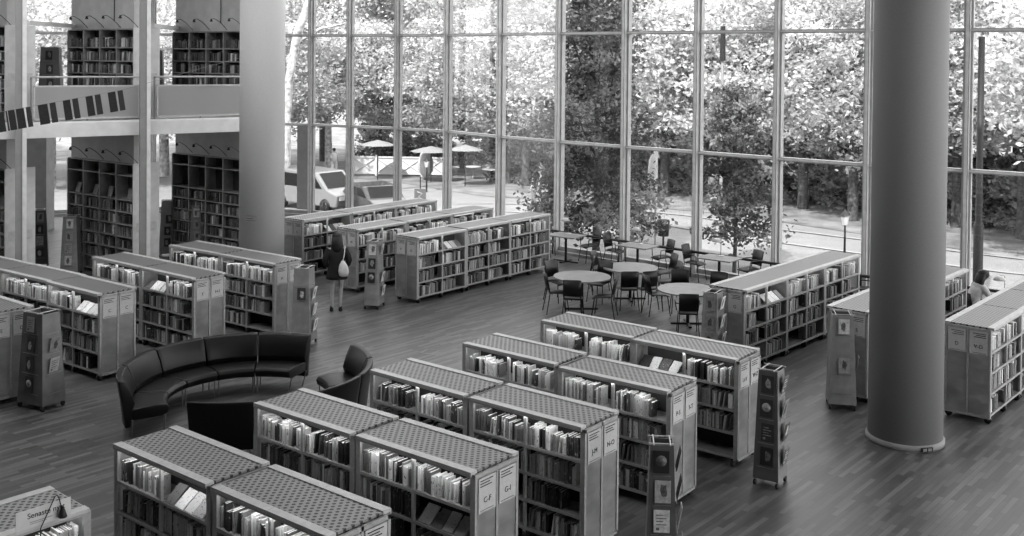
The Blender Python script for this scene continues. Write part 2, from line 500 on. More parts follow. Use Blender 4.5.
# gooseneck lamps over the tall bookcases
def gooseneck():
    t = empty('gooseneck_lamp')
    mb = MB(); pts = [(0, 0, 0), (-.0, -.1, .12), (-.02, -.28, .3), (-.03, -.44, .4), (-.03, -.53, .38)]
    mb.tube(pts, .011, 6); mb.build('arm', M['black_metal'], t)
    mb = MB(); mb.lathe([(.02, .02), (.05, -.06), (.045, -.08)], c=(-.03, -.54, .37), n=12); mb.build('lamp_head', M['black_metal'], t)
    mb = MB(); mb.lathe([(.0, -.05), (.035, -.06), (.03, -.095), (0, -.1)], c=(-.03, -.54, .37), n=10); mb.build('bulb', M['white'], t)
    return t
g0 = gooseneck(); first = True
for i in range(3):
    for z, where in ((2.93, 'ground-floor'), (6.3, 'mezzanine')):
        for k in range(4):
            g = g0 if first else copy_tree(g0); first = False
            g.matrix_world = blk_m(i) @ Matrix.Translation((-BL+.80+k*BL/4-.05, .14, z)) @ Matrix.Scale(.8, 4) @ Matrix.Rotation(R(-25), 4, 'Z')
            tag(g, '%s gooseneck lamp from the window end, over the %s bookcase %s' % (['first', 'second', 'third', 'last'][k], where, names[i]), 'lamp', 'gooseneck lamps over the tall bookcases')

# parapets
def parapet(t0, t1, label):
    a = fp(t0, .02); p = empty('parapet', (a[0], a[1], 0), math.atan2(UX.y, UX.x)); tag(p, label, 'railing')
    L = t1-t0
    mb = MB(); mb.box(.03, L-.03, -.01, .01, 4.13, 4.86); mb.build('infill_panel', M['parapet'], p)
    mb = MB()
    mb.box(0, L, -.02, .02, 4.10, 4.14); mb.box(0, L, -.02, .02, 4.86, 4.90); mb.box(0, .035, -.02, .02, 4.10, 4.90); mb.box(L-.035, L, -.02, .02, 4.10, 4.90)
    mb.build('panel_frame', M['strip'], p)
    mb = MB(); mb.tube([(-.05, 0, 5.10), (L+.05, 0, 5.10)], .024, 8); mb.build('top_rail', M['strip'], p)
    for x in (-.04, L/2, L+.03):
        mb = MB(); mb.box(x-.018, x+.018, .022, .06, 3.85 if x != L/2 else 3.9, 5.10); mb.build('post', M['grey_post'], p)
parapet(-5.3, -3.05, 'pale framed mezzanine railing panel cut off by the picture edge')
parapet(-2.32, .10, 'pale framed mezzanine railing panel behind the dark hanging garland')
parapet(.52, 2.75, 'pale framed mezzanine railing panel running up to the round column')

# ================================================================== ROLLING BOOKCASES
L, W, HT = 1.656, .70, 1.52
LV = [.15, .48, .80, 1.12]      # shelf top heights
def make_unit():
    t = empty('rolling_bookcase')
    mb = MB(); mb.box(.01, L-.01, .06, W-.06, HT-.03, HT-.008); mb.build('perforated_top', M['perf'], t)
    mb = MB(); mb.box(0, L/2-.002, -.035, .065, HT-.03, HT, 0); mb.box(L/2+.002, L, -.035, .065, HT-.03, HT, 0)
    mb.box(0, L, -.037, -.02, HT-.05, HT-.03, 1); mb.build('top_edge', [M['strip'], M['frame']], t)
    mb = MB(); mb.box(0, L/2-.002, W-.065, W+.035, HT-.03, HT, 0); mb.box(L/2+.002, L, W-.065, W+.035, HT-.03, HT, 0)
    mb.box(0, L, W+.02, W+.037, HT-.05, HT-.03, 1); mb.build('top_edge', [M['strip'], M['frame']], t)
    for x in (0, L/2-.0175, L-.035):
        for y in (0, W-.035):
            mb = MB(); mb.box(x, x+.035, y, y+.035, .1, HT-.03); mb.build('upright', M['frame'], t)
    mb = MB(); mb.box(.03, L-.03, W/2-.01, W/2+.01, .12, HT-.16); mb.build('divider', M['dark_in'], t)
    for z in LV:
        for x0, x1 in ((.035, L/2-.0175), (L/2+.0175, L-.035)):
            mb = MB(); mb.box(x0, x1, .005, W-.005, z-.022, z, 0); mb.box(x0, x1, .0, .006, z-.026, z+.008, 1)
            mb.build('shelf', [M['shelf'], M['frame']], t)
    mb = MB(); mb.box(.04, L-.04, .04, W-.04, .105, .128); mb.build('bottom_board', M['plinth'], t)
    for e, x in ((0, .0), (1, L)):
        s = -1 if e == 0 else 1
        mb = MB()
        X0, X1 = (x-.03, x-.002) if e == 0 else (x+.002, x+.03)
        mb.box(X0, X1, 0, .035, .09, HT-.035); mb.box(X0, X1, W-.035, W, .09, HT-.035); mb.box(X0, X1, W/2-.015, W/2+.015, .09, HT-.035)
        mb.box(X0, X1, 0, W, HT-.075, HT-.035); mb.box(X0, X1, 0, W, .09, .125)
        mb.build('end_frame', M['frame'], t)
        for y0, y1 in ((.035, W/2-.015), (W/2+.015, W-.035)):
            mb = MB(); mb.box(x+s*.008, x+s*.018, y0, y1, .125, HT-.075); mb.build('end_panel', M['frost'], t)
    for x in (.06, L/2, L-.06):
        for y in (.05, W-.05):
            mb = MB()
            c = Matrix.Translation((x, y, .056)) @ Matrix.Rotation(math.pi/2, 4, 'Y')
            mb.lathe([(.02, -.02), (.056, -.02), (.056, .02), (.02, .02)], n=14, M=c, mi=0)
            mb.box(x-.02, x+.02, y-.01, y+.01, .045, .11, 1)
            mb.build('caster', [M['rubber'], M['steel']], t)
    return t

D1 = lambda a: Vector((math.cos(R(a)), math.sin(R(a)), 0))
def at(x, y, a, k, pitch): return (x+k*pitch*math.cos(R(a)), y+k*pitch*math.sin(R(a)), a)
UN = []   # name, x, y, angle, which end carries signs (1 far, 0 near, None), signs, label, short, weights-lightness
def U(x, y, a, se, signs, label, short, lit=1.0): UN.append((x, y, a, se, signs, label, short, lit))
U(-4.18, 11.38, -39.3, None, None, 'low rolling bookcase with perforated top, sofa end of the row nearest the open floor', 'open-floor row, sofa end')
U(-2.82, 10.26, -38.9, 1, ('A', 'B'), 'low rolling bookcase with perforated top cut off by the bottom picture edge', 'open-floor row, cut-off end')
U(-3.02, 12.77, -38.3, None, None, 'low rolling bookcase with perforated top, sofa end of the row signed C-F and G-I', 'C-F row, sofa end')
U(-1.65, 11.70, -38.4, 1, ('C-F', 'G-I'), 'low rolling bookcase with perforated top, its end panel signed C-F and G-I', 'C-F row, sign end')
U(-1.82, 14.16, -39.3, None, None, 'low rolling bookcase with perforated top, sofa end of the row signed J-M', 'J-M row, sofa end')
U(-.46, 13.05, -38.6, 1, ('J-M', 'N-O'), 'low rolling bookcase with perforated top, its end panel signed J-M and N-O', 'J-M row, sign end')
U(-.66, 15.54, -38.9, None, None, 'low rolling bookcase with perforated top, open-floor end of the row signed P-S', 'P-S row, floor end')
U(.68, 14.36, -37.6, 1, ('P-S', 'S-T'), 'low rolling bookcase with perforated top, its end panel signed P-S and S-T', 'P-S row, sign end')
U(.51, 16.93, -37.8, None, None, 'low rolling bookcase with perforated top directly before the round tables', 'round-table row, floor end')
U(1.84, 15.82, -38.3, 1, ('U-V', 'W-Z'), 'low rolling bookcase with perforated top beside the tapered picture stand, behind P-S row', 'round-table row, stand end')
for k, (lb, sh) in enumerate((('low bookcase at the picture edge, far end of the row before the garland posts', 'garland row, cut end'),
                              ('low bookcase in the middle of the row before the leftmost white post', 'garland row, middle'),
                              ('low bookcase with two signs on its end, behind the left picture stand', 'garland row, sofa end'))):
    x, y, a = [(-11.06, 21.45, -36.4), (-9.71, 20.48, -36.2), (-8.40, 19.47, -37.1)][k]
    U(x, y, a, 1 if k == 2 else None, ('C', 'C') if k == 2 else None, lb, sh, 1.0)
U(-8.51, 21.89, -37.8, None, None, 'low bookcase farther from the sofa in the row just behind the curved sofa back', 'sofa-back row, post end')
U(-7.17, 20.85, -37.8, 1, ('F', 'H-I'), 'low bookcase with two paper signs on its end, just behind the curved black sofa', 'sofa-back row, sofa end')
U(-7.40, 23.33, -36.3, None, None, 'low bookcase standing before the black chair at the round pale column', 'column row, chair end')
U(-6.03, 22.30, -36.5, 1, ('H', 'I-J'), 'low bookcase with end signs beside the tall leaflet stand near the standing woman', 'column row, stand end')
U(-9.58, 18.06, -38.3, 1, ('E', 'D'), 'low bookcase cut by the left edge, right behind the left picture stand', 'left-edge row')
U(-4.92, 8.50, 49.0, None, None, 'low bookcase in the bottom corner carrying the hanging Senaste sign', 'Senaste corner bookcase')
for nm, pts, a, sg, txt, sh in (
    ('F', [(-5.22, 27.02), (-4.18, 28.36), (-3.16, 29.69)], 52.6, ('K', 'L'), 'row along the windows with the parked van outside', 'van-window row'),
    ('G', [(-3.64, 25.60), (-2.58, 26.97), (-1.53, 28.30)], 51.6, ('M', 'N'), 'row just behind the standing woman', 'woman row'),
    ('H', [(-2.11, 24.54), (-1.05, 25.93), (-.0, 27.23)], 51.2, ('O', 'P'), 'row ending at the first window table', 'window-table row')):
    for k, (x, y) in enumerate(pts):
        U(x, y, a, 0 if k == 0 else None, sg if k == 0 else None, 'low bookcase, %s unit of the %s' % (['near-aisle', 'middle', 'window-side'][k], txt), sh+', '+['aisle end', 'middle', 'window end'][k], .6)
for nm, pts, a, sg, txt, sh in (
    ('R', [(4.22, 19.25), (5.30, 20.48), (6.37, 21.70)], 48.7, ('Q', 'R'), 'row behind the leaflet stand at the round tables', 'round-table leaflet row'),
    ('T', [(5.91, 17.65), (6.985, 18.915), (8.06, 20.18)], 49.8, ('S', 'T'), 'row passing behind the big grey column', 'big-column row'),
    ('S', [(7.50, 16.67), (8.57, 17.94), (9.65, 19.21)], 49.7, ('V-D', 'D'), 'row signed V-D beside the seated woman', 'V-D row')):
    for k, (x, y) in enumerate(pts):
        U(x, y, a, 0 if k == 0 else None, sg if k == 0 else None, 'low bookcase, %s unit of the %s' % (['aisle-end', 'middle', 'window-end'][k], txt), sh+', '+['aisle end', 'middle', 'window end'][k], .5)

def end_signs(t, end, signs):
    for j, (y0, y1) in enumerate(((.05, W/2-.03), (W/2+.03, W-.05))):
        x = L+.031 if end == 1 else -.031
        s = 1 if end == 1 else -1
        mb = MB(); mb.box(min(x, x+s*.004), max(x, x+s*.004), y0, y1, HT-.44, HT-.085)
        yc = (y0+y1)/2
        for q, ww in enumerate((.2, .15, .18)):
            zz = HT-.115-q*.028
            mb.box(min(x+s*.004, x+s*.006), max(x+s*.004, x+s*.006), yc-.11, yc-.11+ww, zz-.006, zz+.004, 1)
        mb.box(min(x+s*.004, x+s*.006), max(x+s*.004, x+s*.006), yc-.11, yc+.1, HT-.42, HT-.415, 1)
        sp = mb.build('sign_paper', [M['paper'], M['ink']], t)
        sp['label'] = 'white paper sign reading %s' % signs[j]
        # text faces +-x
        rot = Matrix.Rotation(math.pi/2*s, 4, 'Z') @ Matrix.Rotation(math.pi/2, 4, 'X')
        text_mesh(signs[j], .08, 'lettering', M['ink'], sp, Matrix.Translation((x+s*.006, yc, HT-.32)) @ rot)

proto = make_unit()
UNITS = []
for i, (x, y, a, se, signs, label, short, lit) in enumerate(UN):
    t = proto if i == 0 else copy_tree(proto)
    UNITS.append(t)
for i, (x, y, a, se, signs, label, short, lit) in enumerate(UN):
    t = UNITS[i]
    t.location = (x, y, 0); t.rotation_euler = (0, 0, R(a))
    tag(t, label, 'bookcase', 'low rolling bookcases')
    if se is not None: end_signs(t, se, signs)
    # area light added under the top's front edge to brighten the top-row books
    ld = bpy.data.lights.new('top_row_fill', 'AREA'); ld.shape = 'RECTANGLE'; ld.size = L-.15; ld.size_y = .04
    ld.energy = 1.7*lit; ld.spread = R(170)
    lo = bpy.data.objects.new('top_row_fill', ld); COL.objects.link(lo); lo.parent = t
    lo.location = (L/2, -.005, HT-.055); lo.rotation_euler = (R(38), 0, 0)
    # books
    Mw = Matrix.Translation((x, y, 0)) @ Matrix.Rotation(R(a), 4, 'Z')
    for li, z in enumerate(reversed(LV)):
        for bi, (x0, x1) in enumerate(((.045, L/2-.03), (L/2+.03, L-.05))):
            info = (i, li, bi)
            face = (li == 0 and (i, bi) in {(0, 1), (9, 0), (12, 1), (14, 0), (19, 1), (28, 1), (25, 1)}) or (li == 1 and (i, bi) == (3, 1))
            wt = [1.5, 1.5, 1.5, 2.5, 3, 4, 5, 3.5] if li == 0 else [1.5, 2, 3, 4, 5, 4, 3, 1.5]  # top shelf weighted to paler tones, standing in for its brighter light
            if face:
                xx = x0+.02; k = 0
                while xx < x1-.16:
                    k += 1; w = rnd.uniform(.13, .17)
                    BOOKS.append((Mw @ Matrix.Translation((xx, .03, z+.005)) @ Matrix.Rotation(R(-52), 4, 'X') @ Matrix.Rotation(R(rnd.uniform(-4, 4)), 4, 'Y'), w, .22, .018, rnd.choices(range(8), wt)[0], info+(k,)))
                    xx += w+rnd.uniform(.01, .03)
                continue
            if li == 3 and rnd.random() < .12: continue
            fill = rnd.choice([.65, .8, .9, .95, .98, .98]) if li else rnd.choice([.8, .9, .95, .98])
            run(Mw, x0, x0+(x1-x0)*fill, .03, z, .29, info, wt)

# ------------------------------------------------------------------ books: measure which ones the camera sees largest
bpy.context.view_layer.update()
dg = bpy.context.evaluated_depsgraph_get()
cam_p = Vector((0, 0, 5.66))
from bpy_extras.object_utils import world_to_camera_view as w2c
def visible(rec):
    mm, w, h, d, tone, info = rec
    n = 0; best = None
    for u, v in ((.5, .9), (.5, .5), (.5, .15)):
        p = mm @ Vector((w*u, -.006, h*v))
        c = w2c(SC, SC.camera, p)
        if not (0 < c.x < 1 and 0 < c.y < 1): continue
        dr = p-cam_p; dist = dr.length
        hit, loc, *_ = SC.ray_cast(dg, cam_p, dr.normalized(), distance=dist-.012)
        if not hit: n += 1
    if n == 0: return 0
    dist = (mm.translation-cam_p).length
    return n/3*w*h*1e6/dist**2
scores = [(visible(b) if b[5] else 0, i) for i, b in enumerate(BOOKS)]
scores.sort(key=lambda q: -q[0])
CHOSEN = set(i for s, i in scores[:300] if s > 0)

PROTO = {}
def book_mesh(tone):
    if tone in PROTO: return PROTO[tone]
    bm_ = MB()
    # covers and rounded spine as a U, page block inside; unit size 1 x 1 x 1
    bm_.box(0, .12, .04, 1, 0, 1, 0); bm_.box(.88, 1, .04, 1, 0, 1, 0)
    bm_.add([(0, .05, 0), (.25, .0, 0), (.75, .0, 0), (1, .05, 0), (0, .05, 1), (.25, 0, 1), (.75, 0, 1), (1, .05, 1)],
            [(0, 1, 5, 4), (1, 2, 6, 5), (2, 3, 7, 6), (4, 5, 6, 7), (3, 2, 1, 0), (0, 4, 7, 3)], 0)
    bm_.box(.12, .88, .05, .96, .02, .98, 1)
    me = bpy.data.meshes.new('book')
    me.from_pydata(bm_.v, [], bm_.f); me.materials.append(BM[tone]); me.materials.append(M['pages'])
    me.polygons.foreach_set('material_index', bm_.m); me.update()
    PROTO[tone] = me
    return me
def ordn(n): return {1: '1st', 2: '2nd', 3: '3rd', 21: '21st', 22: '22nd', 23: '23rd'}.get(n, '%dth' % n)
TN = ['black', 'dark', 'dark grey', 'grey', 'mid grey', 'light grey', 'pale', 'white']
rest = MB()
for i, (mm, w, h, d, tone, info) in enumerate(BOOKS):
    if i in CHOSEN:
        ui, li, bi, k = info
        o = bpy.data.objects.new('book', book_mesh(tone)); COL.objects.link(o)
        o.matrix_world = mm @ Matrix.Diagonal((w, d, h, 1))
        sh = ['top', 'second', 'third', 'bottom'][li]
        o['label'] = '%s book, %s along, %s shelf, %s bay, %s' % (TN[tone], ordn(k), sh, ['first', 'second'][bi], UN[ui][6])
        o['category'] = 'book'
        o['group'] = 'books on the %s shelf, %s bay, %s' % (sh, ['first', 'second'][bi], UN[ui][6])
    else:
        vs = [(0, 0, 0), (w, 0, 0), (w, d, 0), (0, d, 0), (0, 0, h), (w, 0, h), (w, d, h), (0, d, h)]
        rest.add(vs, [(0, 3, 2, 1), (0, 1, 5, 4), (1, 2, 6, 5), (2, 3, 7, 6), (3, 0, 4, 7)], tone, False, mm)
        rest.add(vs, [(4, 5, 6, 7)], 8, False, mm)
o = rest.build('books', BOOKMATS)
tag(o, 'the many smaller books filling the farther shelves and tall bookcases', 'books', kind='stuff')

# ================================================================== Senaste sign on the corner bookcase
u = UNITS[18]
Mu = Matrix.Translation((-4.92, 8.50, 0)) @ Matrix.Rotation(R(49), 4, 'Z')
sg = empty('hanging_sign'); sg.matrix_world = Mu @ Matrix.Translation((L-.68, -.05, HT+.005)); tag(sg, 'pale shelf sign with dark lettering Senaste nytt and a black cord on the corner bookcase', 'sign')
mb = MB(); mb.box(0, .49, -.006, 0, 0, .165); mb.build('board', M['case_end'], sg)
text_mesh('Senaste nytt', .068, 'lettering', M['ink'], sg, Matrix.Translation((.265, -.008, .105)) @ Matrix.Rotation(math.pi/2, 4, 'X'))
mb = MB(); mb.box(.12, .32, -.0075, -.006, .045, .052); mb.box(.12, .27, -.0075, -.006, .03, .036); mb.build('small_print', M['grey_post'], sg)
mb = MB(); mb.tube([(.2, -.03, -.3), (.205, -.03, -.02), (.27, -.03, .1), (.335, -.02, .215), (.355, -.02, .225), (.372, -.02, .2), (.395, -.03, .09)], .005, 6); mb.build('cord', M['black_metal'], sg)
mb = MB(); mb.lathe([(.01, .09), (.04, .0), (.036, -.008)], c=(.395, -.045, .03), n=12); mb.build('clip_lamp', M['black_metal'], sg)

# ================================================================== DISPLAY STANDS
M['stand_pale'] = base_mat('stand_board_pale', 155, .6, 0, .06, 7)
def stand(x, y, a, w, d, h, label, leaf, z=0, tilt_side=True):
    """tapered four-sided leaflet tower; (x,y) front left foot"""
    t = empty('display_stand', (x, y, z), R(a)); tag(t, label, 'display stand')
    tp = .13
    def P(u, v, s):   # u,v in 0..1 footprint, s height fraction
        k = tp*s
        return ((u*(1-2*k)+k)*w, (v*(1-2*k)+k)*d, .09+s*(h-.09))
    def wall(name, u0, v0, u1, v1, mat):
        a0, b0, b1, a1 = P(u0, v0, 0), P(u1, v1, 0), P(u1, v1, 1), P(u0, v0, 1)
        n = (Vector(b0)-Vector(a0)).cross(Vector(a1)-Vector(a0)).normalized()*-.012
        q = [Vector(v)+n for v in (a0, b0, b1, a1)]
        mb = MB(); mb.add([Vector(v) for v in (a0, b0, b1, a1)]+q, [(0, 1, 2, 3), (7, 6, 5, 4), (0, 4, 5, 1), (1, 5, 6, 2), (2, 6, 7, 3), (3, 7, 4, 0)])
        return mb.build(name, mat, t)
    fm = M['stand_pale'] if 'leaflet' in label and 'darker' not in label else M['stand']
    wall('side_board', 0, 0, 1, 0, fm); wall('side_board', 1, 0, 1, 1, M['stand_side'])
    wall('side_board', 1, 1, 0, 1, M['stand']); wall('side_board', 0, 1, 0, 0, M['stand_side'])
    mb = MB()
    c = [Vector(P(*q, 1))+Vector((0, 0, .02)) for q in ((0, 0), (1, 0), (1, 1), (0, 1))]
    mb.tube([c[0]+Vector((-.02, 0, 0)), c[1]+Vector((.02, 0, 0))], .008, 6); mb.tube([c[3]+Vector((-.02, 0, 0)), c[2]+Vector((.02, 0, 0))], .008, 6)
    mb.tube([(c[0]*.85+c[1]*.15)+Vector((0, -.04, 0)), (c[3]*.85+c[2]*.15)+Vector((0, .03, .0))], .008, 6)
    mb.tube([(c[0]*.15+c[1]*.85)+Vector((0, -.04, 0)), (c[3]*.15+c[2]*.85)+Vector((0, .03, .0))], .008, 6)
    mb.build('top_rods', M['white'], t)
    for uu, vv in ((.06, .06), (.94, .06), (.94, .94), (.06, .94)):
        p = P(uu, vv, 0)
        mb = MB(); mb.lathe([(.012, -.014), (.038, -.014), (.038, .014), (.012, .014)], n=12, M=Matrix.Translation((p[0], p[1], .038)) @ Matrix.Rotation(math.pi/2, 4, 'Y'))
        mb.box(p[0]-.012, p[0]+.012, p[1]-.012, p[1]+.012, .04, .1, 1)
        mb.build('caster', [M['rubber'], M['steel']], t)
    # wire ledges
    for s in (.12, .34, .56, .78):
        mb = MB(); p0 = Vector(P(.15, 0, s)); p1 = Vector(P(.85, 0, s)); mb.tube([p0+Vector((0, -.02, 0)), p1+Vector((0, -.02, 0))], .004, 5)
        p0 = Vector(P(1, .15, s)); p1 = Vector(P(1, .85, s)); mb.tube([p0+Vector((.02, 0, 0)), p1+Vector((.02, 0, 0))], .004, 5)
        mb.build('ledge', M['steel'], t)
    # leaflets (things of their own)
    Mt = Matrix.Translation((x, y, z)) @ Matrix.Rotation(R(a), 4, 'Z')
    k = 0
    for side in (0, 1):
        for si, s in enumerate((.14, .36, .58, .80)):
            if leaf[side][si] is None: continue
            tone, pic = leaf[side][si]
            k += 1
            lw, lh = .17, .235
            if side == 0:
                p = Vector(P(.5, 0, s)); mm = Mt @ Matrix.Translation(p+Vector((-lw/2+rnd.uniform(-.02, .02), -.02, 0))) @ Matrix.Rotation(R(-4), 4, 'X')
            else:
                p = Vector(P(1, .5, s)); mm = Mt @ Matrix.Translation(p+Vector((.02, -lw/2+rnd.uniform(-.02, .02), 0))) @ Matrix.Rotation(math.pi/2, 4, 'Z') @ Matrix.Rotation(R(12), 4, 'X')
            mb = MB(); mb.box(0, lw, -.008, 0, 0, lh, 0)
            n = 12; jx, jz = rnd.uniform(-.02, .02), rnd.uniform(-.02, .02)
            if pic == 'disc':
                mb.lathe([(.06, -.0005), (.06, .0005)], n=n, mi=1, M=Matrix.Translation((lw/2, -.009, lh*.55)) @ Matrix.Rotation(math.pi/2, 4, 'X'))
            elif pic == 'fig':
                pts = []
                for q in range(14):
                    th = 2*math.pi*q/14; rr = rnd.uniform(.7, 1.15)
                    pts.append((lw/2+jx+.042*rr*math.cos(th), -.0092, lh*.5+jz+.075*rr*math.sin(th)))
                mb.add(pts, [tuple(range(14))], 1)
            elif pic == 'line':
                for q in range(4): mb.box(lw*.15, lw*(.6+.2*(q % 2)), -.0092, -.008, lh*(.75-.14*q), lh*(.79-.14*q), 1)
                mb.box(lw*.15, lw*.35, -.0092, -.008, lh*.1, lh*.22, 1)
            lo = mb.build('booklet', [M['cov%d' % tone], M['pic%d' % tone]]); lo.matrix_world = mm
            lo['label'] = '%s booklet, %s from bottom, %s face of the %s' % (TN[tone], ['first', 'second', 'third', 'fourth'][si], ['front', 'side'][side], short_stand[label])
            lo['category'] = 'booklet'; lo['group'] = 'booklets on the display stands'
    return t
short_stand = {}
def S_(label, short, *a, **k):
    short_stand[label] = short; return stand(*a, label, **k)
f4 = lambda *q: list(q)
S_('tapered grey picture stand on casters at the left edge beside a low bookcase', 'left-edge stand', -7.87, 17.12, -28, .6, .44, 1.52, leaf=([(1, 'disc'), (1, 'fig'), (1, 'fig'), (4, 'line')], [None, (5, 'line'), (4, 'fig'), None]))
S_('pale tapered leaflet stand between the column row bookcase and the standing woman', 'stand near the woman', -4.27, 20.86, -10, .4, .42, 1.5, leaf=([None, None, (2, 'fig'), None], [(6, 'fig'), (6, 'line'), (6, 'fig'), None]))
S_('pale tapered leaflet stand in the aisle between the standing woman and window-table row', 'aisle stand', -3.27, 23.98, -12, .34, .46, 1.5, leaf=([None, (1, 'disc'), (1, 'fig'), (6, 'fig')], [(6, 'fig'), (6, 'fig'), None, (5, 'fig')]))
S_('tapered picture stand cut by the bottom edge, showing a disc poster booklet', 'bottom-edge stand', 1.47, 11.42, -5, .34, .32, 1.52, leaf=([None, (6, 'line'), (5, 'fig'), (0, 'disc')], [(4, 'fig'), (6, 'line'), (1, 'fig'), (1, 'line')]))
S_('slim tapered picture stand on casters alone on the open floor, beside P-S end panel', 'open-floor stand', 3.26, 14.26, -33, .35, .36, 1.53, leaf=([(0, 'fig'), (1, 'line'), (1, 'disc'), (1, 'fig')], [(3, 'line'), (2, 'fig'), (4, 'fig'), (3, 'line')]))
S_('pale tapered leaflet stand just before the big grey column', 'big-column stand', 5.18, 17.36, -10, .44, .44, 1.52, leaf=([None, (5, 'fig'), None, (7, 'fig')], [None, (5, 'fig'), None, None]))
S_('pale tapered leaflet stand beside the round tables and the leaflet row', 'round-table stand', 3.36, 18.98, -30, .34, .44, 1.52, leaf=([(3, 'fig'), (4, 'fig'), (4, 'fig'), (4, 'fig')], [(6, 'fig'), (6, 'fig'), (6, 'fig'), (7, 'fig')]))
S_('leaflet stand under the mezzanine next to the dark window-side case, behind first white post', 'stand under garland', -11.42, 27.2, 5, .44, .4, 1.5, leaf=([(6, 'fig'), (5, 'line'), (5, 'fig'), (7, 'fig')], [None, None, None, None]))
S_('darker leaflet stand under the mezzanine close to the first white post', 'darker mezzanine stand', -12.6, 28.2, 20, .42, .4, 1.5, leaf=([(2, 'fig'), (5, 'line'), (1, 'fig'), (4, 'fig')], [None, None, None, None]))
S_('leaflet stand left of two behind the column row, near the second white post', 'second-post stand', -9.8, 29.9, 12, .5, .4, 1.55, leaf=([(1, 'fig'), (1, 'fig'), (1, 'fig'), None], [None, None, (6, 'line'), None]))
S_('leaflet stand with pale booklets behind the chair row, under the mezzanine', 'chair-row stand', -8.78, 29.3, 0, .42, .4, 1.5, leaf=([(6, 'fig'), (5, 'fig'), (5, 'fig'), (7, 'fig')], [None, None, None, None]))
S_('dark display stand up on the mezzanine beside the garland bay bookcase', 'mezzanine stand', -12.4, 28.1, 10, .6, .4, 1.75, leaf=([None, (1, 'fig'), (1, 'fig'), (0, 'fig')], [None]*4), z=MZ1)
S_('dark display stand up on the mezzanine beside the column bay bookcase', 'mezzanine column stand', -10.05, 29.6, 10, .45, .4, 1.7, leaf=([None, (1, 'fig'), (3, 'fig'), (0, 'fig')], [None]*4), z=MZ1)

# ================================================================== GARLAND
g = empty('garland', (0, 0, 0)); tag(g, 'string garland of dark hanging card pairs across the mezzanine front', 'garland')
def gp(t):   # along the string, t in 0..1
    a = Vector((-10.1, 19.4, 4.42)); b = Vector((-6.35, 25.35, 5.55))
    p = a.lerp(b, t); p.z -= .0*4*t*(1-t); return p
GY = 20.0
A = Vector((-10.2, 20.0, 4.44)); B = Vector((-7.25, 20.0, 4.99)); E_ = Vector((-6.4, 25.4, 5.6))
def flagpt(px): return Vector(((px-512)/1076.5*GY, GY, 4.557+(px/122)*.43))
mb = MB(); mb.tube([flagpt(-60), flagpt(0), flagpt(60), flagpt(123), E_], .004, 5); mb.build('string', M['grey_post'], g)
PAIRS = [(-10, 3, 6.5), (7.6, 14, 14.9), (15.5, 23.3, 30), (37.5, 47, 55), (62.5, 69.7, 77.5), (85.3, 92.2, 100), (107.5, 115, 122.3)]
for x0, x1, x2 in PAIRS:
    for (p0, p1, m_) in ((x0, x1, 'flag_dark'), (x1+2.2, x2, 'flag_mid')):
        if p1-p0 < 1: continue
        a = flagpt(p0); b = flagpt(p1); w = (b-a).length; sl = .06
        mb = MB(); h = .37
        vs = [a, b, b+Vector((sl, 0, -h)), a+Vector((sl*.9, 0, -h))]
        vs2 = [v+Vector((0, .012, 0)) for v in vs]
        mb.add(vs+vs2, [(0, 3, 2, 1), (4, 5, 6, 7), (0, 1, 5, 4), (1, 2, 6, 5), (2, 3, 7, 6), (3, 0, 4, 7)])
        mb.build('flag', M[m_], g)

# ================================================================== CURVED SOFAS
SCX, SCY = -4.07, 16.68
def sofa(a0, n, label, seed):
    t = empty('curved_sofa', (SCX, SCY, 0)); tag(t, label, 'sofa')
    st = R(28.5)
    for k in range(n):
        b0 = R(a0)+k*st+R(.35); b1 = R(a0)+(k+1)*st-R(.35)
        N = 10
        def solid(prof, name, bev):
            mb = MB(); vs = []
            m = len(prof)
            for i in range(N+1):
                th = b0+(b1-b0)*i/N
                for r, z in prof: vs.append((r*math.cos(th), r*math.sin(th), z))
            fs = []
            for i in range(N):
                for j in range(m):
                    a_ = i*m+j; b_ = i*m+(j+1) % m
                    fs.append((a_, b_, b_+m, a_+m))
            fs.append(tuple(range(m-1, -1, -1))); fs.append(tuple(N*m+j for j in range(m)))
            mb.add(vs, fs, 0, True)
            o = mb.build(name, M['sofa'], t, bevel=bev)
            return merge_close(o)
        solid([(1.74, .40), (1.70, .50), (1.76, .68), (1.84, .84), (1.93, .86), (1.93, .80), (1.88, .5), (1.84, .16), (1.76, .16)], 'backrest', .012)
        solid([(1.22, .30), (1.20, .38), (1.24, .425), (1.4, .44), (1.72, .42), (1.75, .40), (1.75, .26), (1.3, .26)], 'seat', .01)
    for k in range(n+1):
        th = R(a0)+k*st
        for q in ((0,) if k in (0, n) else (-.05, .05)):
            for r in (1.27, 1.74):
                mb = MB(); mb.tube([(r*math.cos(th+q*.6+(.04 if k == 0 else -.04 if k == n else 0)), r*math.sin(th+q*.6+(.04 if k == 0 else -.04 if k == n else 0)), 0), (r*math.cos(th+q*.6), r*math.sin(th+q*.6), .27)], .011, 6); mb.build('leg', M['steel'], t)
    return t
sofa(70, 5, 'curved black leather sofa of five sections, its seats facing the viewer', 1)
sofa(-102, 5, 'curved black leather sofa seen from behind, partly hidden by the low bookcases', 2)

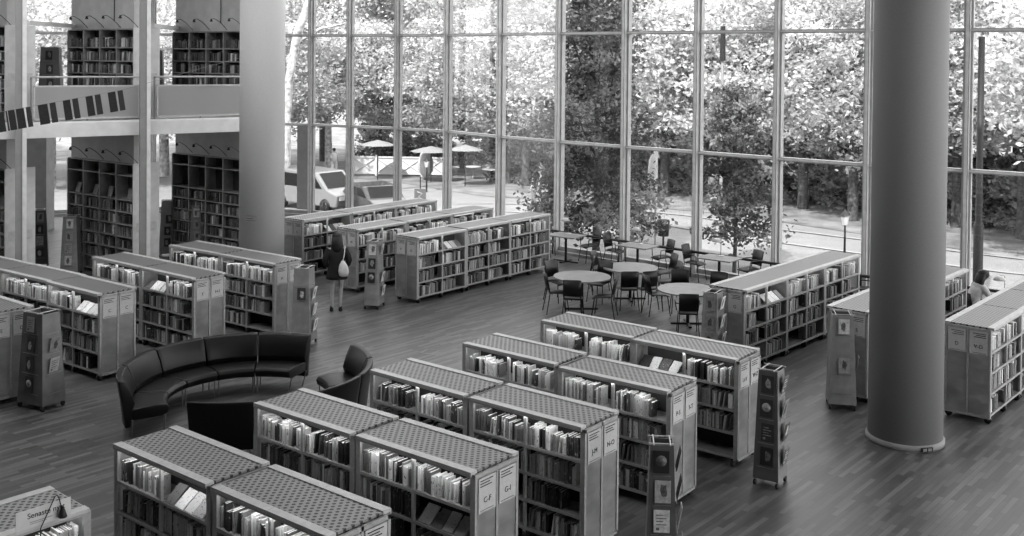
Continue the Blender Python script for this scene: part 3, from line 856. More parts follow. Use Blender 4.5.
# ================================================================== TABLES AND CHAIRS
def round_table(x, y, label):
    t = empty('round_table', (x, y, 0)); tag(t, label, 'table', 'round tables')
    mb = MB(); mb.disc((0, 0, .735), .645, .028, 56); mb.build('table_top', M['table'], t)
    mb = MB(); mb.tube([(0, 0, .03), (0, 0, .72)], .035, 12); mb.build('pedestal', M['black_metal'], t)
    mb = MB(); mb.box(-.36, .36, -.03, .03, 0, .035); mb.box(-.03, .03, -.36, .36, 0, .034); mb.build('foot_cross', M['black_metal'], t)
round_table(1.62, 24.16, 'round pale cafe table standing nearest the window-table row bookcases')
round_table(2.83, 25.25, 'round pale cafe table in the middle, between the other two round ones')
round_table(3.80, 22.90, 'round pale cafe table beside the round-table leaflet stand')

def table_lamp(x, y, z, rz, label):
    t = empty('table_lamp', (x, y, z), rz); tag(t, label, 'lamp', 'window table lamps')
    mb = MB(); mb.lathe([(.09, 0), (.09, .012), (.02, .02)], n=20); mb.build('base', M['white'], t)
    mb = MB(); mb.tube([(0, 0, .02), (0, 0, .40), (.0, 0, .43), (-.05, 0, .46), (-.1, 0, .44)], .008, 6); mb.build('pole', M['steel'], t)
    mb = MB(); mb.lathe([(.12, -.075), (.115, -.04), (.08, .0), (.03, .02), (0, .022)], c=(-.11, 0, .42), n=20); mb.build('lamp_shade', M['white'], t)
def rect_table(x, y, rz, label, lamp=None):
    t = empty('window_table', (x, y, 0), R(rz)); tag(t, label, 'table', 'rectangular tables along the windows')
    mb = MB(); mb.box(-.46, .46, -.34, .34, .715, .745); mb.build('table_top', M['table'], t, bevel=.004)
    mb = MB(); mb.tube([(0, 0, .03), (0, 0, .715)], .035, 12); mb.build('pedestal', M['black_metal'], t)
    mb = MB(); mb.box(-.4, .4, -.03, .03, 0, .03); mb.box(-.03, .03, -.26, .26, 0, .029); mb.build('foot_cross', M['black_metal'], t)
    if lamp: table_lamp(x+.1*math.cos(R(rz)), y+.22, .745, R(rz), lamp)
rect_table(1.54, 29.82, -38, 'rectangular pale table by the glass behind the dark tree, at bookcase row end', 'white dome desk lamp on the window table at the bookcase row end')
rect_table(3.35, 28.26, -38, 'rectangular pale window table before the bin on the street', 'white dome desk lamp on the window table before the street bin')
rect_table(5.18, 26.6, -38, 'rectangular pale window table before the small leafy street tree', 'white dome desk lamp on the table before the small street tree')
rect_table(10.15, 22.35, -38, 'rectangular pale window table where the seated woman reads', None)
table_lamp(10.35, 22.45, .745, 0, 'white dome desk lamp on the seated woman\'s table')

def make_chair(arms):
    t = empty('cafe_chair')
    # seat faces +y (person looks towards +y); back at -y
    mb = MB(); n = 8; vs = []; fs = []
    for i in range(n+1):
        u = i/n
        y = -.2+.42*u; z = .455+.012*math.cos(u*math.pi)-(.03*((u-.75)/.25)**2 if u > .75 else 0)
        hw = .21-.02*abs(u-.5)
        vs += [(-hw, y, z+.008), (hw, y, z+.008), (hw, y, z-.008), (-hw, y, z-.008)]
    for i in range(n):
        for j in range(4): fs.append((4*i+j, 4*i+(j+1) % 4, 4*i+4+(j+1) % 4, 4*i+4+j))
    fs += [(0, 1, 2, 3), (4*n+3, 4*n+2, 4*n+1, 4*n)]
    mb.add(vs, fs, 0, True); merge_close(mb.build('seat', M['chair'], t))
    mb = MB(); vs = []; fs = []; n = 8
    for i in range(n+1):
        u = i/n; x = -.2+.4*u; c = -.035*(1-(2*u-1)**2)
        vs += [(x, -.2+c, .53), (x, -.275+c, .90-.012*(2*u-1)**4), (x, -.29+c, .90-.012*(2*u-1)**4), (x, -.215+c, .53)]
    for i in range(n):
        for j in range(4): fs.append((4*i+j, 4*i+4+j, 4*i+4+(j+1) % 4, 4*i+(j+1) % 4))
    fs += [(3, 2, 1, 0), (4*n, 4*n+1, 4*n+2, 4*n+3)]
    mb.add(vs, fs, 0, True); merge_close(mb.build('backrest', M['chair'], t))
    for sx in (-1, 1):
        mb = MB(); mb.tube([(sx*.18, .17, .44), (sx*.21, .23, 0)], .011, 6); mb.build('leg', M['black_metal'], t)
        mb = MB(); mb.tube([(sx*.18, -.25, .72), (sx*.18, -.2, .45), (sx*.22, -.28, 0)], .011, 6); mb.build('leg', M['black_metal'], t)
        if arms:
            mb = MB(); mb.tube([(sx*.22, .16, .45), (sx*.25, .16, .66), (sx*.25, .1, .68), (sx*.25, -.2, .68), (sx*.19, -.245, .68)], .012, 6); mb.build('armrest', M['black_metal'], t)
    mb = MB(); mb.tube([(-.18, .1, .44), (.18, .1, .44)], .01, 6); mb.tube([(-.18, -.15, .44), (.18, -.15, .44)], .01, 6); mb.build('seat_frame', M['black_metal'], t)
    return t
ch0 = make_chair(False); ch1 = make_chair(True); used = set()
def chair(x, y, face, arms, label, group='dark cafe chairs'):
    p = ch1 if arms else ch0
    if arms in used: p = copy_tree(p)
    used.add(arms)
    p.location = (x, y, 0); p.rotation_euler = (0, 0, R(face-90)); tag(p, label, 'chair', group)
# face = compass angle (deg, 0=+x) the sitter looks
chair(1.05, 23.86, 10, False, 'black chair drawn up from the aisle side to the first round table')
chair(1.13, 25.0, -50, False, 'black chair with shiny back, on the bookcase side behind the first round table')
chair(1.38, 23.3, 80, False, 'black chair with its back to us, in front of the first round table')
chair(2.05, 23.48, 165, False, 'black chair facing left at the first round table, in front of it')
chair(1.72, 25.85, 175, False, 'black chair half hidden behind the first round table')
chair(2.08, 24.95, -125, False, 'black chair between the first and middle round tables')
chair(2.3, 26.4, -25, False, 'tall-backed black chair behind the middle table, toward the windows')
chair(2.66, 24.3, 95, False, 'black chair with its back to us, in front of the middle round table')
chair(3.06, 24.35, 110, False, 'black chair with shiny back, at front of the middle round table')
chair(3.26, 23.75, 15, False, 'black chair facing the third round table from its open side')
chair(3.76, 26.2, -165, False, 'black chair at the window side of the middle table, facing it')
chair(3.72, 25.2, -170, False, 'black chair with a mid-grey back between the middle and third tables')
chair(3.82, 24.0, -95, False, 'black chair behind the third round table, showing only its back top')
chair(4.55, 23.8, -120, False, 'black chair squeezed between the third table and the leaflet bookcase row')
chair(3.66, 22.05, 85, True, 'black armchair with its back to us before the third round table')
chair(2.2, 29.85, 205, True, 'black armchair at the window table by the bookcase row end')
chair(1.0, 30.6, -20, True, 'thin black armchair beyond the window table at the bookcase row end')
chair(2.84, 29.1, -38, True, 'black armchair left of the window table before the street bin')
chair(3.98, 28.2, 200, True, 'black armchair facing left at the window table before the street bin')
chair(4.72, 27.45, -38, True, 'black armchair facing right at the table before the small street tree')
chair(5.95, 26.7, 205, True, 'black armchair facing left at the table before the small street tree')
chair(8.12, 24.55, 150, True, 'black chair mostly hidden by the big column, beside the glass')
chair(9.68, 22.3, 15, False, 'black chair under the seated woman')
chair(-7.25, 27.1, 40, False, 'black chair behind the low bookcase at the foot of the pale column')

# floor hatch
mb = MB()
for q in range(4): pass
hp = [(-1.69, 20.46), (-1.58, 20.71), (-1.36, 20.62), (-1.48, 20.36)]
cx = sum(p[0] for p in hp)/4; cyy = sum(p[1] for p in hp)/4
for i in range(4):
    a = Vector(hp[i]+(0,)); b = Vector(hp[(i+1) % 4]+(0,)); d = (b-a).normalized(); n = Vector((-d.y, d.x, 0))*.012
    mb.add([a-n, b-n, b+n, a+n, a-n+Vector((0, 0, .004)), b-n+Vector((0, 0, .004)), b+n+Vector((0, 0, .004)), a+n+Vector((0, 0, .004))], [(4, 5, 6, 7), (0, 1, 5, 4), (2, 3, 7, 6)])
o = mb.build('floor_hatch', M['grey_post']); tag(o, 'small square hatch outline set into the parquet floor', 'hatch')

# ================================================================== PEOPLE
def skin_body(name, verts, edges, radii, mat, parent=None, sub=2, root=0):
    me = bpy.data.meshes.new(name); bm = bmesh.new()
    lay = bm.verts.layers.skin.verify()
    bv = [bm.verts.new(v) for v in verts]
    for a, b in edges: bm.edges.new((bv[a], bv[b]))
    for v, r in zip(bv, radii):
        v[lay].radius = (r, r) if not isinstance(r, tuple) else r
    bv[root][lay].use_root = True
    bm.to_mesh(me); bm.free()
    me.materials.append(mat)
    o = bpy.data.objects.new(name, me); COL.objects.link(o)
    s = o.modifiers.new('skin', 'SKIN'); s.use_smooth_shade = True
    b = o.modifiers.new('sub', 'SUBSURF'); b.levels = sub; b.render_levels = sub
    if parent: o.parent = parent
    return o

def loft(mb, rings, n=20, mi=0):
    """rings: (cx,cy,z,rx,ry)"""
    vs = []
    for cx, cy, z, rx, ry in rings:
        for k in range(n):
            t = 2*math.pi*k/n; vs.append((cx+rx*math.cos(t), cy+ry*math.sin(t), z))
    fs = [(i*n+k, i*n+(k+1) % n, (i+1)*n+(k+1) % n, (i+1)*n+k) for i in range(len(rings)-1) for k in range(n)]
    fs.append(tuple(range(n-1, -1, -1))); fs.append(tuple((len(rings)-1)*n+k for k in range(n)))
    mb.add(vs, fs, mi, True)

def head_mesh(parent, c, s=1.0, yaw=0, name_hair='hair', long_hair=.0):
    """face features and hair around a head centre c; face looks to local +y"""
    Mh = Matrix.Translation(c) @ Matrix.Rotation(yaw, 4, 'Z') @ Matrix.Scale(s, 4)
    mb = MB()
    pr = [(0, -.02), (.06, -.01), (.088, .03), (.1, .08), (.088, .13), (.05, .155), (0, .162)]
    vs = []; n = 16; rings = []
    for r, z in pr: rings.append((0, -.02, z-.03, max(r, .002), max(r*1.12, .002)))
    loft(mb, rings, n)
    if long_hair:
        loft(mb, [(0, -.10, -long_hair, .06, .035), (0, -.115, -long_hair*.6, .105, .06), (0, -.095, -.05, .112, .08), (0, -.05, .06, .1, .09)], n)
    m2 = MB(); m2.v = [tuple(Mh @ Vector(p)) for p in mb.v]; m2.f = mb.f; m2.m = mb.m; m2.sm = mb.sm
    return m2.build(name_hair, M['hair'], parent)

def face_bits(parent, c, s, yaw):
    Mh = Matrix.Translation(c) @ Matrix.Rotation(yaw, 4, 'Z') @ Matrix.Scale(s, 4)
    mb = MB()
    for sx in (-1, 1):
        mb.lathe([(0, -.009), (.011, 0), (0, .009)], n=8, M=Mh @ Matrix.Translation((sx*.031, .083, .01)))
    mb.box(-.022, .022, .084, .092, -.05, -.043, 0, Mh)
    mb.build('face_features', M['ink'], parent)

# standing woman, seen from behind, looking into the shelves
w = empty('person', (-3.84, 23.78, 0), R(8)); tag(w, 'person standing with back turned, dark short coat, bare legs, pale shoulder bag', 'person')
V = [(0, 0, .9), (0, 0, 1.08), (0, .0, 1.3), (0, .0, 1.4), (0, .01, 1.47), (0, .02, 1.56), (0, .03, 1.64),            # 0-6 pelvis..head
     (.09, 0, .86), (.085, .015, .5), (.075, -.02, .1), (.08, .09, .035),                                          # 7-10 right leg
     (-.09, 0, .86), (-.1, .02, .5), (-.105, -.01, .1), (-.12, .1, .035),                                            # 11-14
     (.18, 0, 1.38), (.25, -.02, 1.12), (.2, .16, .98), (.17, .22, .97),                                             # 15-18 arm
     (-.18, 0, 1.38), (-.26, -.01, 1.12), (-.2, .16, .99), (-.17, .22, .98)]
E = [(0, 1), (1, 2), (2, 3), (3, 4), (4, 5), (5, 6), (0, 7), (7, 8), (8, 9), (9, 10), (0, 11), (11, 12), (12, 13), (13, 14), (2, 15), (15, 16), (16, 17), (17, 18), (2, 19), (19, 20), (20, 21), (21, 22)]
RR = [.12, .105, .12, .07, .05, .085, .07, .085, .052, .032, .03, .085, .052, .032, .03, .055, .042, .03, .022, .055, .042, .03, .022]
skin_body('body', V, E, RR, M['skin'], w)
for sx, tip in ((1, V[18]), (-1, V[22])):
    for q in range(4):
        a = Vector(tip)+Vector((0, .0, .018-.012*q)); mb = MB(); mb.tube([a, a+Vector((-sx*.01, .035, -.004)), a+Vector((-sx*.03, .055, -.012))], [.009, .008, .006], 6); mb.build('finger', M['skin'], w)
    a = Vector(tip); mb = MB(); mb.tube([a+Vector((-sx*.01, -.02, .01)), a+Vector((-sx*.03, .01, .03))], [.01, .007], 6); mb.build('thumb', M['skin'], w)
mb = MB()
loft(mb, [(0, 0, .72, .235, .17), (0, 0, .80, .225, .165), (0, 0, .95, .2, .155), (0, 0, 1.08, .175, .14), (0, 0, 1.22, .195, .145), (0, 0, 1.34, .205, .13), (0, 0, 1.42, .13, .09), (0, 0, 1.47, .06, .06)], 24)
for sx in (-1, 1):
    mb.tube([(sx*.16, 0, 1.38), (sx*.22, -.01, 1.25), (sx*.265, -.02, 1.12), (sx*.24, .07, 1.03), (sx*.205, .14, .99)], [.075, .078, .07, .06, .05], 12)
mb.build('coat', M['coat'], w)
head_mesh(w, Vector((0, .03, 1.60)), 1.12, 0, 'hair', .27)
face_bits(w, Vector((0, .03, 1.60)), 1.0, 0)
for x, y in ((.08, .05), (-.115, .06)):
    mb = MB(); loft(mb, [(x, y, 0, .042, .11), (x, y, .03, .042, .11), (x, y-.02, .06, .035, .07), (x, y-.05, .11, .035, .04)], 14); mb.build('shoe', M['coat'], w)
tb = empty('tote_bag', (0, 0, 0)); tb.matrix_world = Matrix.Translation((-3.84, 23.78, 0)) @ Matrix.Rotation(R(8), 4, 'Z')
tag(tb, 'pale canvas tote bag hanging from the standing person\'s shoulder', 'bag')
mb = MB(); loft(mb, [(.15, -.2, .80, .05, .02), (.15, -.205, .83, .10, .05), (.15, -.205, .92, .115, .06), (.14, -.195, 1.05, .09, .045), (.13, -.18, 1.15, .03, .02)], 18); mb.build('sack', M['tote'], tb)
mb = MB(); mb.tube([(.13, -.18, 1.14), (.16, -.13, 1.28), (.17, -.03, 1.455), (.16, .1, 1.38)], .012, 6); mb.build('strap', M['tote'], tb)

# seated woman at the window
w = empty('person', (9.68, 22.35, 0), R(10-90)); tag(w, 'person seated at a window table, long dark hair, light short-sleeved top, reading', 'person')
V = [(0, -.05, .55), (0, -.02, .75), (0, .06, .95), (0, .12, 1.04), (0, .17, 1.1), (0, .22, 1.17), (0, .25, 1.24),
     (.1, .05, .55), (.11, .4, .54), (.11, .38, .1), (.11, .48, .04), (-.1, .05, .55), (-.11, .4, .54), (-.11, .4, .1), (-.11, .5, .04),
     (.17, .1, .98), (.21, .2, .8), (.12, .46, .775), (.08, .53, .775), (-.17, .1, .98), (-.21, .2, .8), (-.12, .46, .775), (-.06, .53, .775)]
RR = [.13, .115, .12, .07, .05, .085, .07, .09, .06, .04, .032, .09, .06, .04, .032, .055, .04, .028, .022, .055, .04, .028, .022]
skin_body('body', V, E, RR, M['skin'], w)
for sx, tip in ((1, V[18]), (-1, V[22])):
    for q in range(4):
        a = Vector(tip)+Vector((sx*(.015-.011*q), .01, 0)); mb = MB(); mb.tube([a, a+Vector((0, .04, .004)), a+Vector((0, .065, -.008))], [.009, .008, .006], 6); mb.build('finger', M['skin'], w)
    a = Vector(tip); mb = MB(); mb.tube([a, a+Vector((-sx*.035, .02, .01))], [.01, .007], 6); mb.build('thumb', M['skin'], w)
mb = MB(); loft(mb, [(0, -.06, .5, .17, .15), (0, -.05, .6, .165, .14), (0, -.02, .75, .16, .125), (0, .04, .9, .18, .125), (0, .09, 1.0, .17, .1), (0, .13, 1.06, .07, .06)], 22)
for sx in (-1, 1): mb.tube([(sx*.14, .09, .99), (sx*.2, .13, .92), (sx*.215, .18, .83)], [.07, .068, .055], 12)
mb.build('top', M['cloth_light'], w)
mb = MB()
for sx in (-1, 1): mb.tube([(sx*.09, -.02, .53), (sx*.11, .2, .55), (sx*.11, .42, .54), (sx*.11, .41, .3), (sx*.11, .4, .1)], [.12, .1, .075, .065, .055], 12)
loft(mb, [(0, -.08, .46, .18, .16), (0, -.06, .6, .175, .15)], 20)
mb.build('trousers', M['coat'], w)
head_mesh(w, Vector((0, .22, 1.18)), 1.1, 0, 'hair', .38)
face_bits(w, Vector((0, .235, 1.19)), 1.0, 0)

# ================================================================== OUTSIDE
GZ0 = -1.4
def ground_mat(name, v, var, sc):
    return base_mat(name, v, .9, 0, var, sc)
M['street'] = ground_mat('street_asphalt', 125, .05, .8)
M['pave'] = ground_mat('pavement', 125, .06, 1.5)
M['park'] = ground_mat('park_ground', 110, .25, .9)
mb = MB(); mb.add([(-160, 10, GZ0), (120, 10, GZ0), (120, 200, GZ0), (-160, 200, GZ0)], [(0, 1, 2, 3)]); structure('ground', mb, M['street'])
PE = [(60, -2), (24, 30.5), (18.0, 38.8), (14.2, 43.7), (9.8, 49), (5.3, 51.6), (-1.5, 54.5), (-6.2, 60), (-16, 67), (-60, 80)]
mb = MB(); n = len(PE)
vs = [(x, y, GZ0+.02) for x, y in PE]+[(x+60, y+90, GZ0+.02) for x, y in PE]
mb.add(vs, [(i, n+i, n+i+1, i+1) for i in range(n-1)]); structure('ground_park', mb, M['park'])
mb = MB(); k = len(WALL)
vs = [(x, y, GZ0+.03) for x, y in WALL]+[(x+10.2*.61, y+10.2*.79, GZ0+.03) for i, (x, y) in enumerate(WALL)]
mb.add(vs, [(i, i+1, k+i+1, k+i) for i in range(k-1)]); structure('ground_pavement', mb, M['pave'])
for i in range(len(WALL)-1):
    a = Vector(WALL[i]+(0,)); b = Vector(WALL[i+1]+(0,)); d = b-a
    mb = MB(); mb.box(0, d.length, -.1, .12, GZ0, 0)
    o = structure('wall_plinth_%d' % (i+1), mb, M['concrete']); o.location = a; o.rotation_euler = (0, 0, math.atan2(d.y, d.x))
# kerbs and rails of the street as thin lines
for off, v in ((13.5, 'pave'), (16.5, 'pave')):
    mb = MB(); vs = []
    q = [(x+off*.61, y+off*.79) for x, y in WALL[3:]]
    q = q+[(q[-1][0]+16, q[-1][1]-12)]
    vs = [(x, y, GZ0+.035) for x, y in q]+[(x+.15, y+.2, GZ0+.035) for x, y in q]; m_ = len(q)
    mb.add(vs, [(i, i+1, m_+i+1, m_+i) for i in range(m_-1)]); structure('ground_kerb', mb, M['grey_post'])

def leaf_mat(name, v):
    m = bpy.data.materials.new(name); m.use_nodes = True
    nt = m.node_tree; nt.nodes.clear()
    out = nt.nodes.new('ShaderNodeOutputMaterial')
    g = lin(v)
    geo = nt.nodes.new('ShaderNodeNewGeometry'); n = nt.nodes.new('ShaderNodeTexNoise'); n.inputs['Scale'].default_value = 3.0
    nt.links.new(geo.outputs['Position'], n.inputs['Vector'])
    r = nt.nodes.new('ShaderNodeValToRGB')
    r.color_ramp.elements[0].color = (g*.7, g*.7, g*.7, 1); r.color_ramp.elements[0].position = .4
    r.color_ramp.elements[1].color = (min(.9, g*1.2),)*3+(1,); r.color_ramp.elements[1].position = .6
    nt.links.new(n.outputs['Fac'], r.inputs['Fac'])
    d = nt.nodes.new('ShaderNodeBsdfDiffuse'); t = nt.nodes.new('ShaderNodeBsdfTranslucent')
    nt.links.new(r.outputs['Color'], d.inputs[0]); nt.links.new(r.outputs['Color'], t.inputs[0])
    mx = nt.nodes.new('ShaderNodeMixShader'); mx.inputs[0].default_value = .5
    nt.links.new(d.outputs[0], mx.inputs[1]); nt.links.new(t.outputs[0], mx.inputs[2]); nt.links.new(mx.outputs[0], out.inputs[0])
    return m
M['leaf_a'] = leaf_mat('leaf_bright', 215); M['leaf_b'] = leaf_mat('leaf_mid', 198); M['leaf_c'] = leaf_mat('leaf_dark', 165)
M['leaf_d'] = leaf_mat('leaf_shaded', 98)  # leaf colour darkened to stand in for shade

def foliage_mesh(name, shape, nclump, nleaf, size, mats, seed, spread=.5):
    r = random.Random(seed); V = []; F = []; MI = []
    for c in range(nclump):
        p = shape(r)
        mi = r.choices(range(len(mats)), [3, 3, 2][:len(mats)])[0]
        sp = spread*r.uniform(.6, 1.3)
        for q in range(nleaf):
            c0 = Vector((p[0]+r.gauss(0, sp), p[1]+r.gauss(0, sp), p[2]+r.gauss(0, sp*.6)))
            a = Vector((r.gauss(0, 1), r.gauss(0, 1), r.gauss(0, .6))).normalized()
            b = a.cross(Vector((r.gauss(0, 1), r.gauss(0, 1), r.gauss(0, 1)))).normalized()
            s = size*r.uniform(.6, 1.3)
            i = len(V)
            V += [tuple(c0-a*s), tuple(c0+b*s*.55), tuple(c0+a*s), tuple(c0-b*s*.55)]
            F.append((i, i+1, i+2, i+3)); MI.append(mi)
    me = bpy.data.meshes.new(name); me.from_pydata(V, [], F)
    for m in mats: me.materials.append(m)
    me.polygons.foreach_set('material_index', MI); me.update()
    return me
def ell(rx, rz, zc, inner=.3):
    def f(r):
        while True:
            v = Vector((r.uniform(-1, 1), r.uniform(-1, 1), r.uniform(-1, 1)))
            if inner < v.length < 1: return (v.x*rx, v.y*rx, zc+v.z*rz)
    return f
def trunk_mesh(h, r0, seed, mat, branches=5, spread=2.2, z0=.4):
    r = random.Random(seed); mb = MB()
    mb.tube([(0, 0, 0), (.05, .03, h*.4), (r.uniform(-.2, .2), r.uniform(-.2, .2), h)], [r0, r0*.8, r0*.3], 9)
    for k in range(branches):
        a = r.uniform(0, 6.28); z = h*r.uniform(z0, .85)
        e = (math.cos(a)*spread*r.uniform(.6, 1), math.sin(a)*spread*r.uniform(.6, 1), z+r.uniform(.8, 2.4))
        mb.tube([(0, 0, z), (e[0]*.5, e[1]*.5, z+.5), e], [r0*.45, r0*.3, r0*.1], 7)
    return mb
FOL = [foliage_mesh('foliage', ell(3.6, 4.2, 6.8), 170, 90, .13, [M['leaf_a'], M['leaf_b'], M['leaf_c']], 11),
       foliage_mesh('foliage', ell(4.2, 3.6, 6.6), 170, 90, .135, [M['leaf_a'], M['leaf_a'], M['leaf_b']], 12),
       foliage_mesh('foliage', ell(3.4, 4.6, 7.2), 170, 90, .13, [M['leaf_b'], M['leaf_a'], M['leaf_c']], 13)]
def make_tree(k, dark=False):
    t = empty('tree')
    o = bpy.data.objects.new('foliage', FOL[k]); COL.objects.link(o); o.parent = t
    trunk_mesh(8.0, .26, 40+k, M['bark_pale'] if k == 1 else M['bark'], 7).build('trunk', [M['bark_pale'] if k == 1 else M['bark']], t)
    return t
tp = [make_tree(k) for k in range(3)]; tu = [False]*3
TREES = []
r2 = random.Random(5)
edge = PE[2:9]
def edge_pt(s, off):
    s = s*(len(edge)-1); i = min(int(s), len(edge)-2); f = s-i
    a = Vector(edge[i]); b = Vector(edge[i+1]); p = a.lerp(b, f); d = (b-a).normalized(); nrm = Vector((d.y, -d.x))
    if nrm.y < 0: nrm = -nrm
    return p+nrm*off
for row, (off, cnt, sc) in enumerate(((4.0, 11, .95), (10.0, 12, 1.15), (18.0, 12, 1.5))):
    for i in range(cnt):
        p = edge_pt(min(.999, (i+.5+(row % 2)*.4)/(cnt+.4)), off+r2.uniform(-1.2, 1.2))
        TREES.append((p.x, p.y, sc*r2.uniform(.9, 1.12), r2.choice([0, 1, 2]), row))
TREES += [(-11.2, 66, .95, 1, 0), (-13.5, 61, 1.0, 0, 0), (-12.5, 72, 1.4, 2, 1), (-17.5, 68, 1.4, 0, 1), (-8, 76, 1.5, 1, 2), (20.5, 37.0, 1.0, 1, 0), (24, 42, 1.3, 0, 1), (22.5, 33.5, .95, 2, 0), (-20, 62, 1.2, 1, 1), (-26, 66, 1.3, 2, 1), (-17, 57, 1.0, 0, 0), (-32, 70, 1.5, 0, 2), (-24, 56, 1.1, 1, 0), (-14.5, 52, .9, 2, 0), (-30, 58, 1.2, 2, 1)]
TL = ['bushy leafy park tree in the %s line beyond the street', 'pale-trunked bright leafy tree in the %s line beyond the street', 'tall sunlit leafy park tree in the %s line beyond the street']
for x, y, s, k, row in TREES:
    t = tp[k] if not tu[k] else copy_tree(tp[k]); tu[k] = True
    t.location = (x, y, GZ0); t.rotation_euler = (0, 0, r2.uniform(0, 6.28)); t.scale = (s, s, s)
    tag(t, TL[k] % ['first', 'second', 'farthest'][row], 'tree', 'park trees beyond the street, %s line, kind %d' % (['first', 'second', 'farthest'][row], k))
# near trees, their shade put into a dark leaf colour
def cone_shape(h, r0, z0):
    def f(r):
        u = r.random()**1.2; rr = r0*(1-.72*u)*math.sqrt(r.random()); a = r.uniform(0, 6.28)
        return (rr*math.cos(a), rr*math.sin(a), z0+u*h)
    return f
t = empty('street_tree', (2.9, 36.6, GZ0)); tag(t, 'tall dark narrow tree standing close outside the glass, behind the window-table chairs', 'tree')
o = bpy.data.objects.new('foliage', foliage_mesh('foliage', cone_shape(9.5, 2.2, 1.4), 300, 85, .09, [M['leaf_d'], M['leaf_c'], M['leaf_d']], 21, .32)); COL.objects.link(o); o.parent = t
trunk_mesh(9.5, .13, 3, M['bark'], 9, 1.2, .2).build('trunk', M['bark'], t)
t = empty('street_tree', (7.35, 35.2, GZ0)); tag(t, 'small dark leafy street tree with thin trunk outside the third window table', 'tree')
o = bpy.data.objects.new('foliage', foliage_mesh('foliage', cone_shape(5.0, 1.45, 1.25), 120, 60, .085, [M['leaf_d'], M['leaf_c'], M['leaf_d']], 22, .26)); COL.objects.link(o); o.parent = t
trunk_mesh(4.6, .07, 4, M['bark'], 8, .8, .3).build('trunk', M['bark'], t)
t = empty('bare_tree', (-10.6, 50.0, GZ0)); tag(t, 'pale leaning bare tree trunk outside, just right of the pale round column', 'tree')
mb = MB(); mb.tube([(-.1, 0, 0), (.1, 0, 2.2), (.15, 0, 4.27), (.24, 0, 5.9), (.6, 0, 8.0), (1.15, .1, 9.6), (1.9, .2, 11.5)], [.3, .24, .2, .19, .2, .17, .1], 10)
mb.tube([(.2, 0, 5.0), (-.5, .2, 6.4), (-.9, .3, 8.2)], [.13, .09, .04], 7); mb.tube([(.5, 0, 7.6), (1.6, .3, 8.3), (2.9, .4, 8.6)], [.1, .07, .03], 7)
mb.build('trunk', M['bark_pale'], t)
# dark hedge along the park edge
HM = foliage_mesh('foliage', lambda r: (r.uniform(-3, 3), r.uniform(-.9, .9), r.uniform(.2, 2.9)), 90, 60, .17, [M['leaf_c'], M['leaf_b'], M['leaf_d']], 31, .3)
for i in range(13):
    p = edge_pt((i+.5)/13.2, 6.5 if i < 9 else 9)
    o = bpy.data.objects.new('hedge', HM); COL.objects.link(o)
    q = edge_pt(min(.999, (i+.6)/13.2), 6.5 if i < 9 else 9)
    o.location = (p.x, p.y, GZ0); o.rotation_euler = (0, 0, math.atan2(q.y-p.y, q.x-p.x)); o.scale = (1, 1, 1.0)
    tag(o, 'dark shaded shrub hedge under the park trees across the street', 'hedge', 'dark hedges under the park trees')

# street furniture
def lantern(x, y, h, label):
    t = empty('lamp_post', (x, y, GZ0)); tag(t, label, 'lamp post')
    mb = MB(); mb.tube([(0, 0, 0), (0, 0, h-.45)], [.05, .03], 8); mb.build('post', M['post'], t)
    mb = MB(); mb.lathe([(.08, 0), (.15, .3), (.15, .32)], c=(0, 0, h-.45), n=6, smooth=False); mb.build('glass_lantern', M['white'], t)
    mb = MB(); mb.lathe([(.19, 0), (.07, .12), (.03, .16), (.0, .22)], c=(0, 0, h-.13), n=6, smooth=False); mb.build('cap', M['post'], t)
lantern(10.9, 35.0, 2.15, 'old-fashioned lantern lamp post outside, left of the big grey column')
lantern(-4.4, 56, 1.75, 'small lantern lamp post beyond the street near the white fence')
lantern(15.5, 36.6, 3.3, 'lantern lamp post seen between the column and the dark pole')
t = empty('street_pole', (12.9, 29.6, GZ0)); tag(t, 'tall dark bare pole outside, right of the big grey column', 'pole')
mb = MB(); mb.tube([(0, 0, 0), (0, 0, 2.6), (0, 0, 2.6), (0, 0, 7.75)], [.13, .13, .09, .085], 12); mb.build('shaft', M['post'], t)
mb = MB(); mb.lathe([(.2, 0), (.2, .1), (.13, .2)], n=12); mb.build('foot', M['post'], t)
t = empty('street_pole', (8.5, 43.5, GZ0)); tag(t, 'thin dark pole rising in front of the park trees', 'pole')
mb = MB(); mb.tube([(0, 0, 0), (0, 0, 8.2)], [.07, .05], 8); mb.build('shaft', M['grey_post'], t)
mb = MB(); mb.tube([(0, 0, 7.0), (0, 0, 8.4)], [.12, .1], 8); mb.build('head', M['post'], t)
t = empty('flag_pole', (5.45, 40.5, GZ0)); tag(t, 'slim street pole with a pale rolled banner outside the middle windows', 'pole')
mb = MB(); mb.tube([(0, 0, 0), (0, 0, 3.6)], .03, 8); mb.build('shaft', M['grey_post'], t)
mb = MB(); mb.tube([(-.05, 0, 1.7), (-.12, 0, 2.5), (-.1, 0, 3.2), (.02, 0, 3.7)], [.12, .2, .17, .05], 8); mb.build('banner', M['cloth_light'], t)
b_ = empty('litter_bin', (5.75, 40.4, GZ0)); tag(b_, 'small dark litter bin beside the banner pole on the street', 'bin')
mb = MB(); mb.lathe([(.2, .4), (.24, .95), (.22, 1.0)], n=14); mb.build('bin_body', M['post'], b_)
mb = MB(); mb.tube([(0, 0, 0), (0, 0, .42)], .04, 8); mb.build('foot', M['post'], b_)

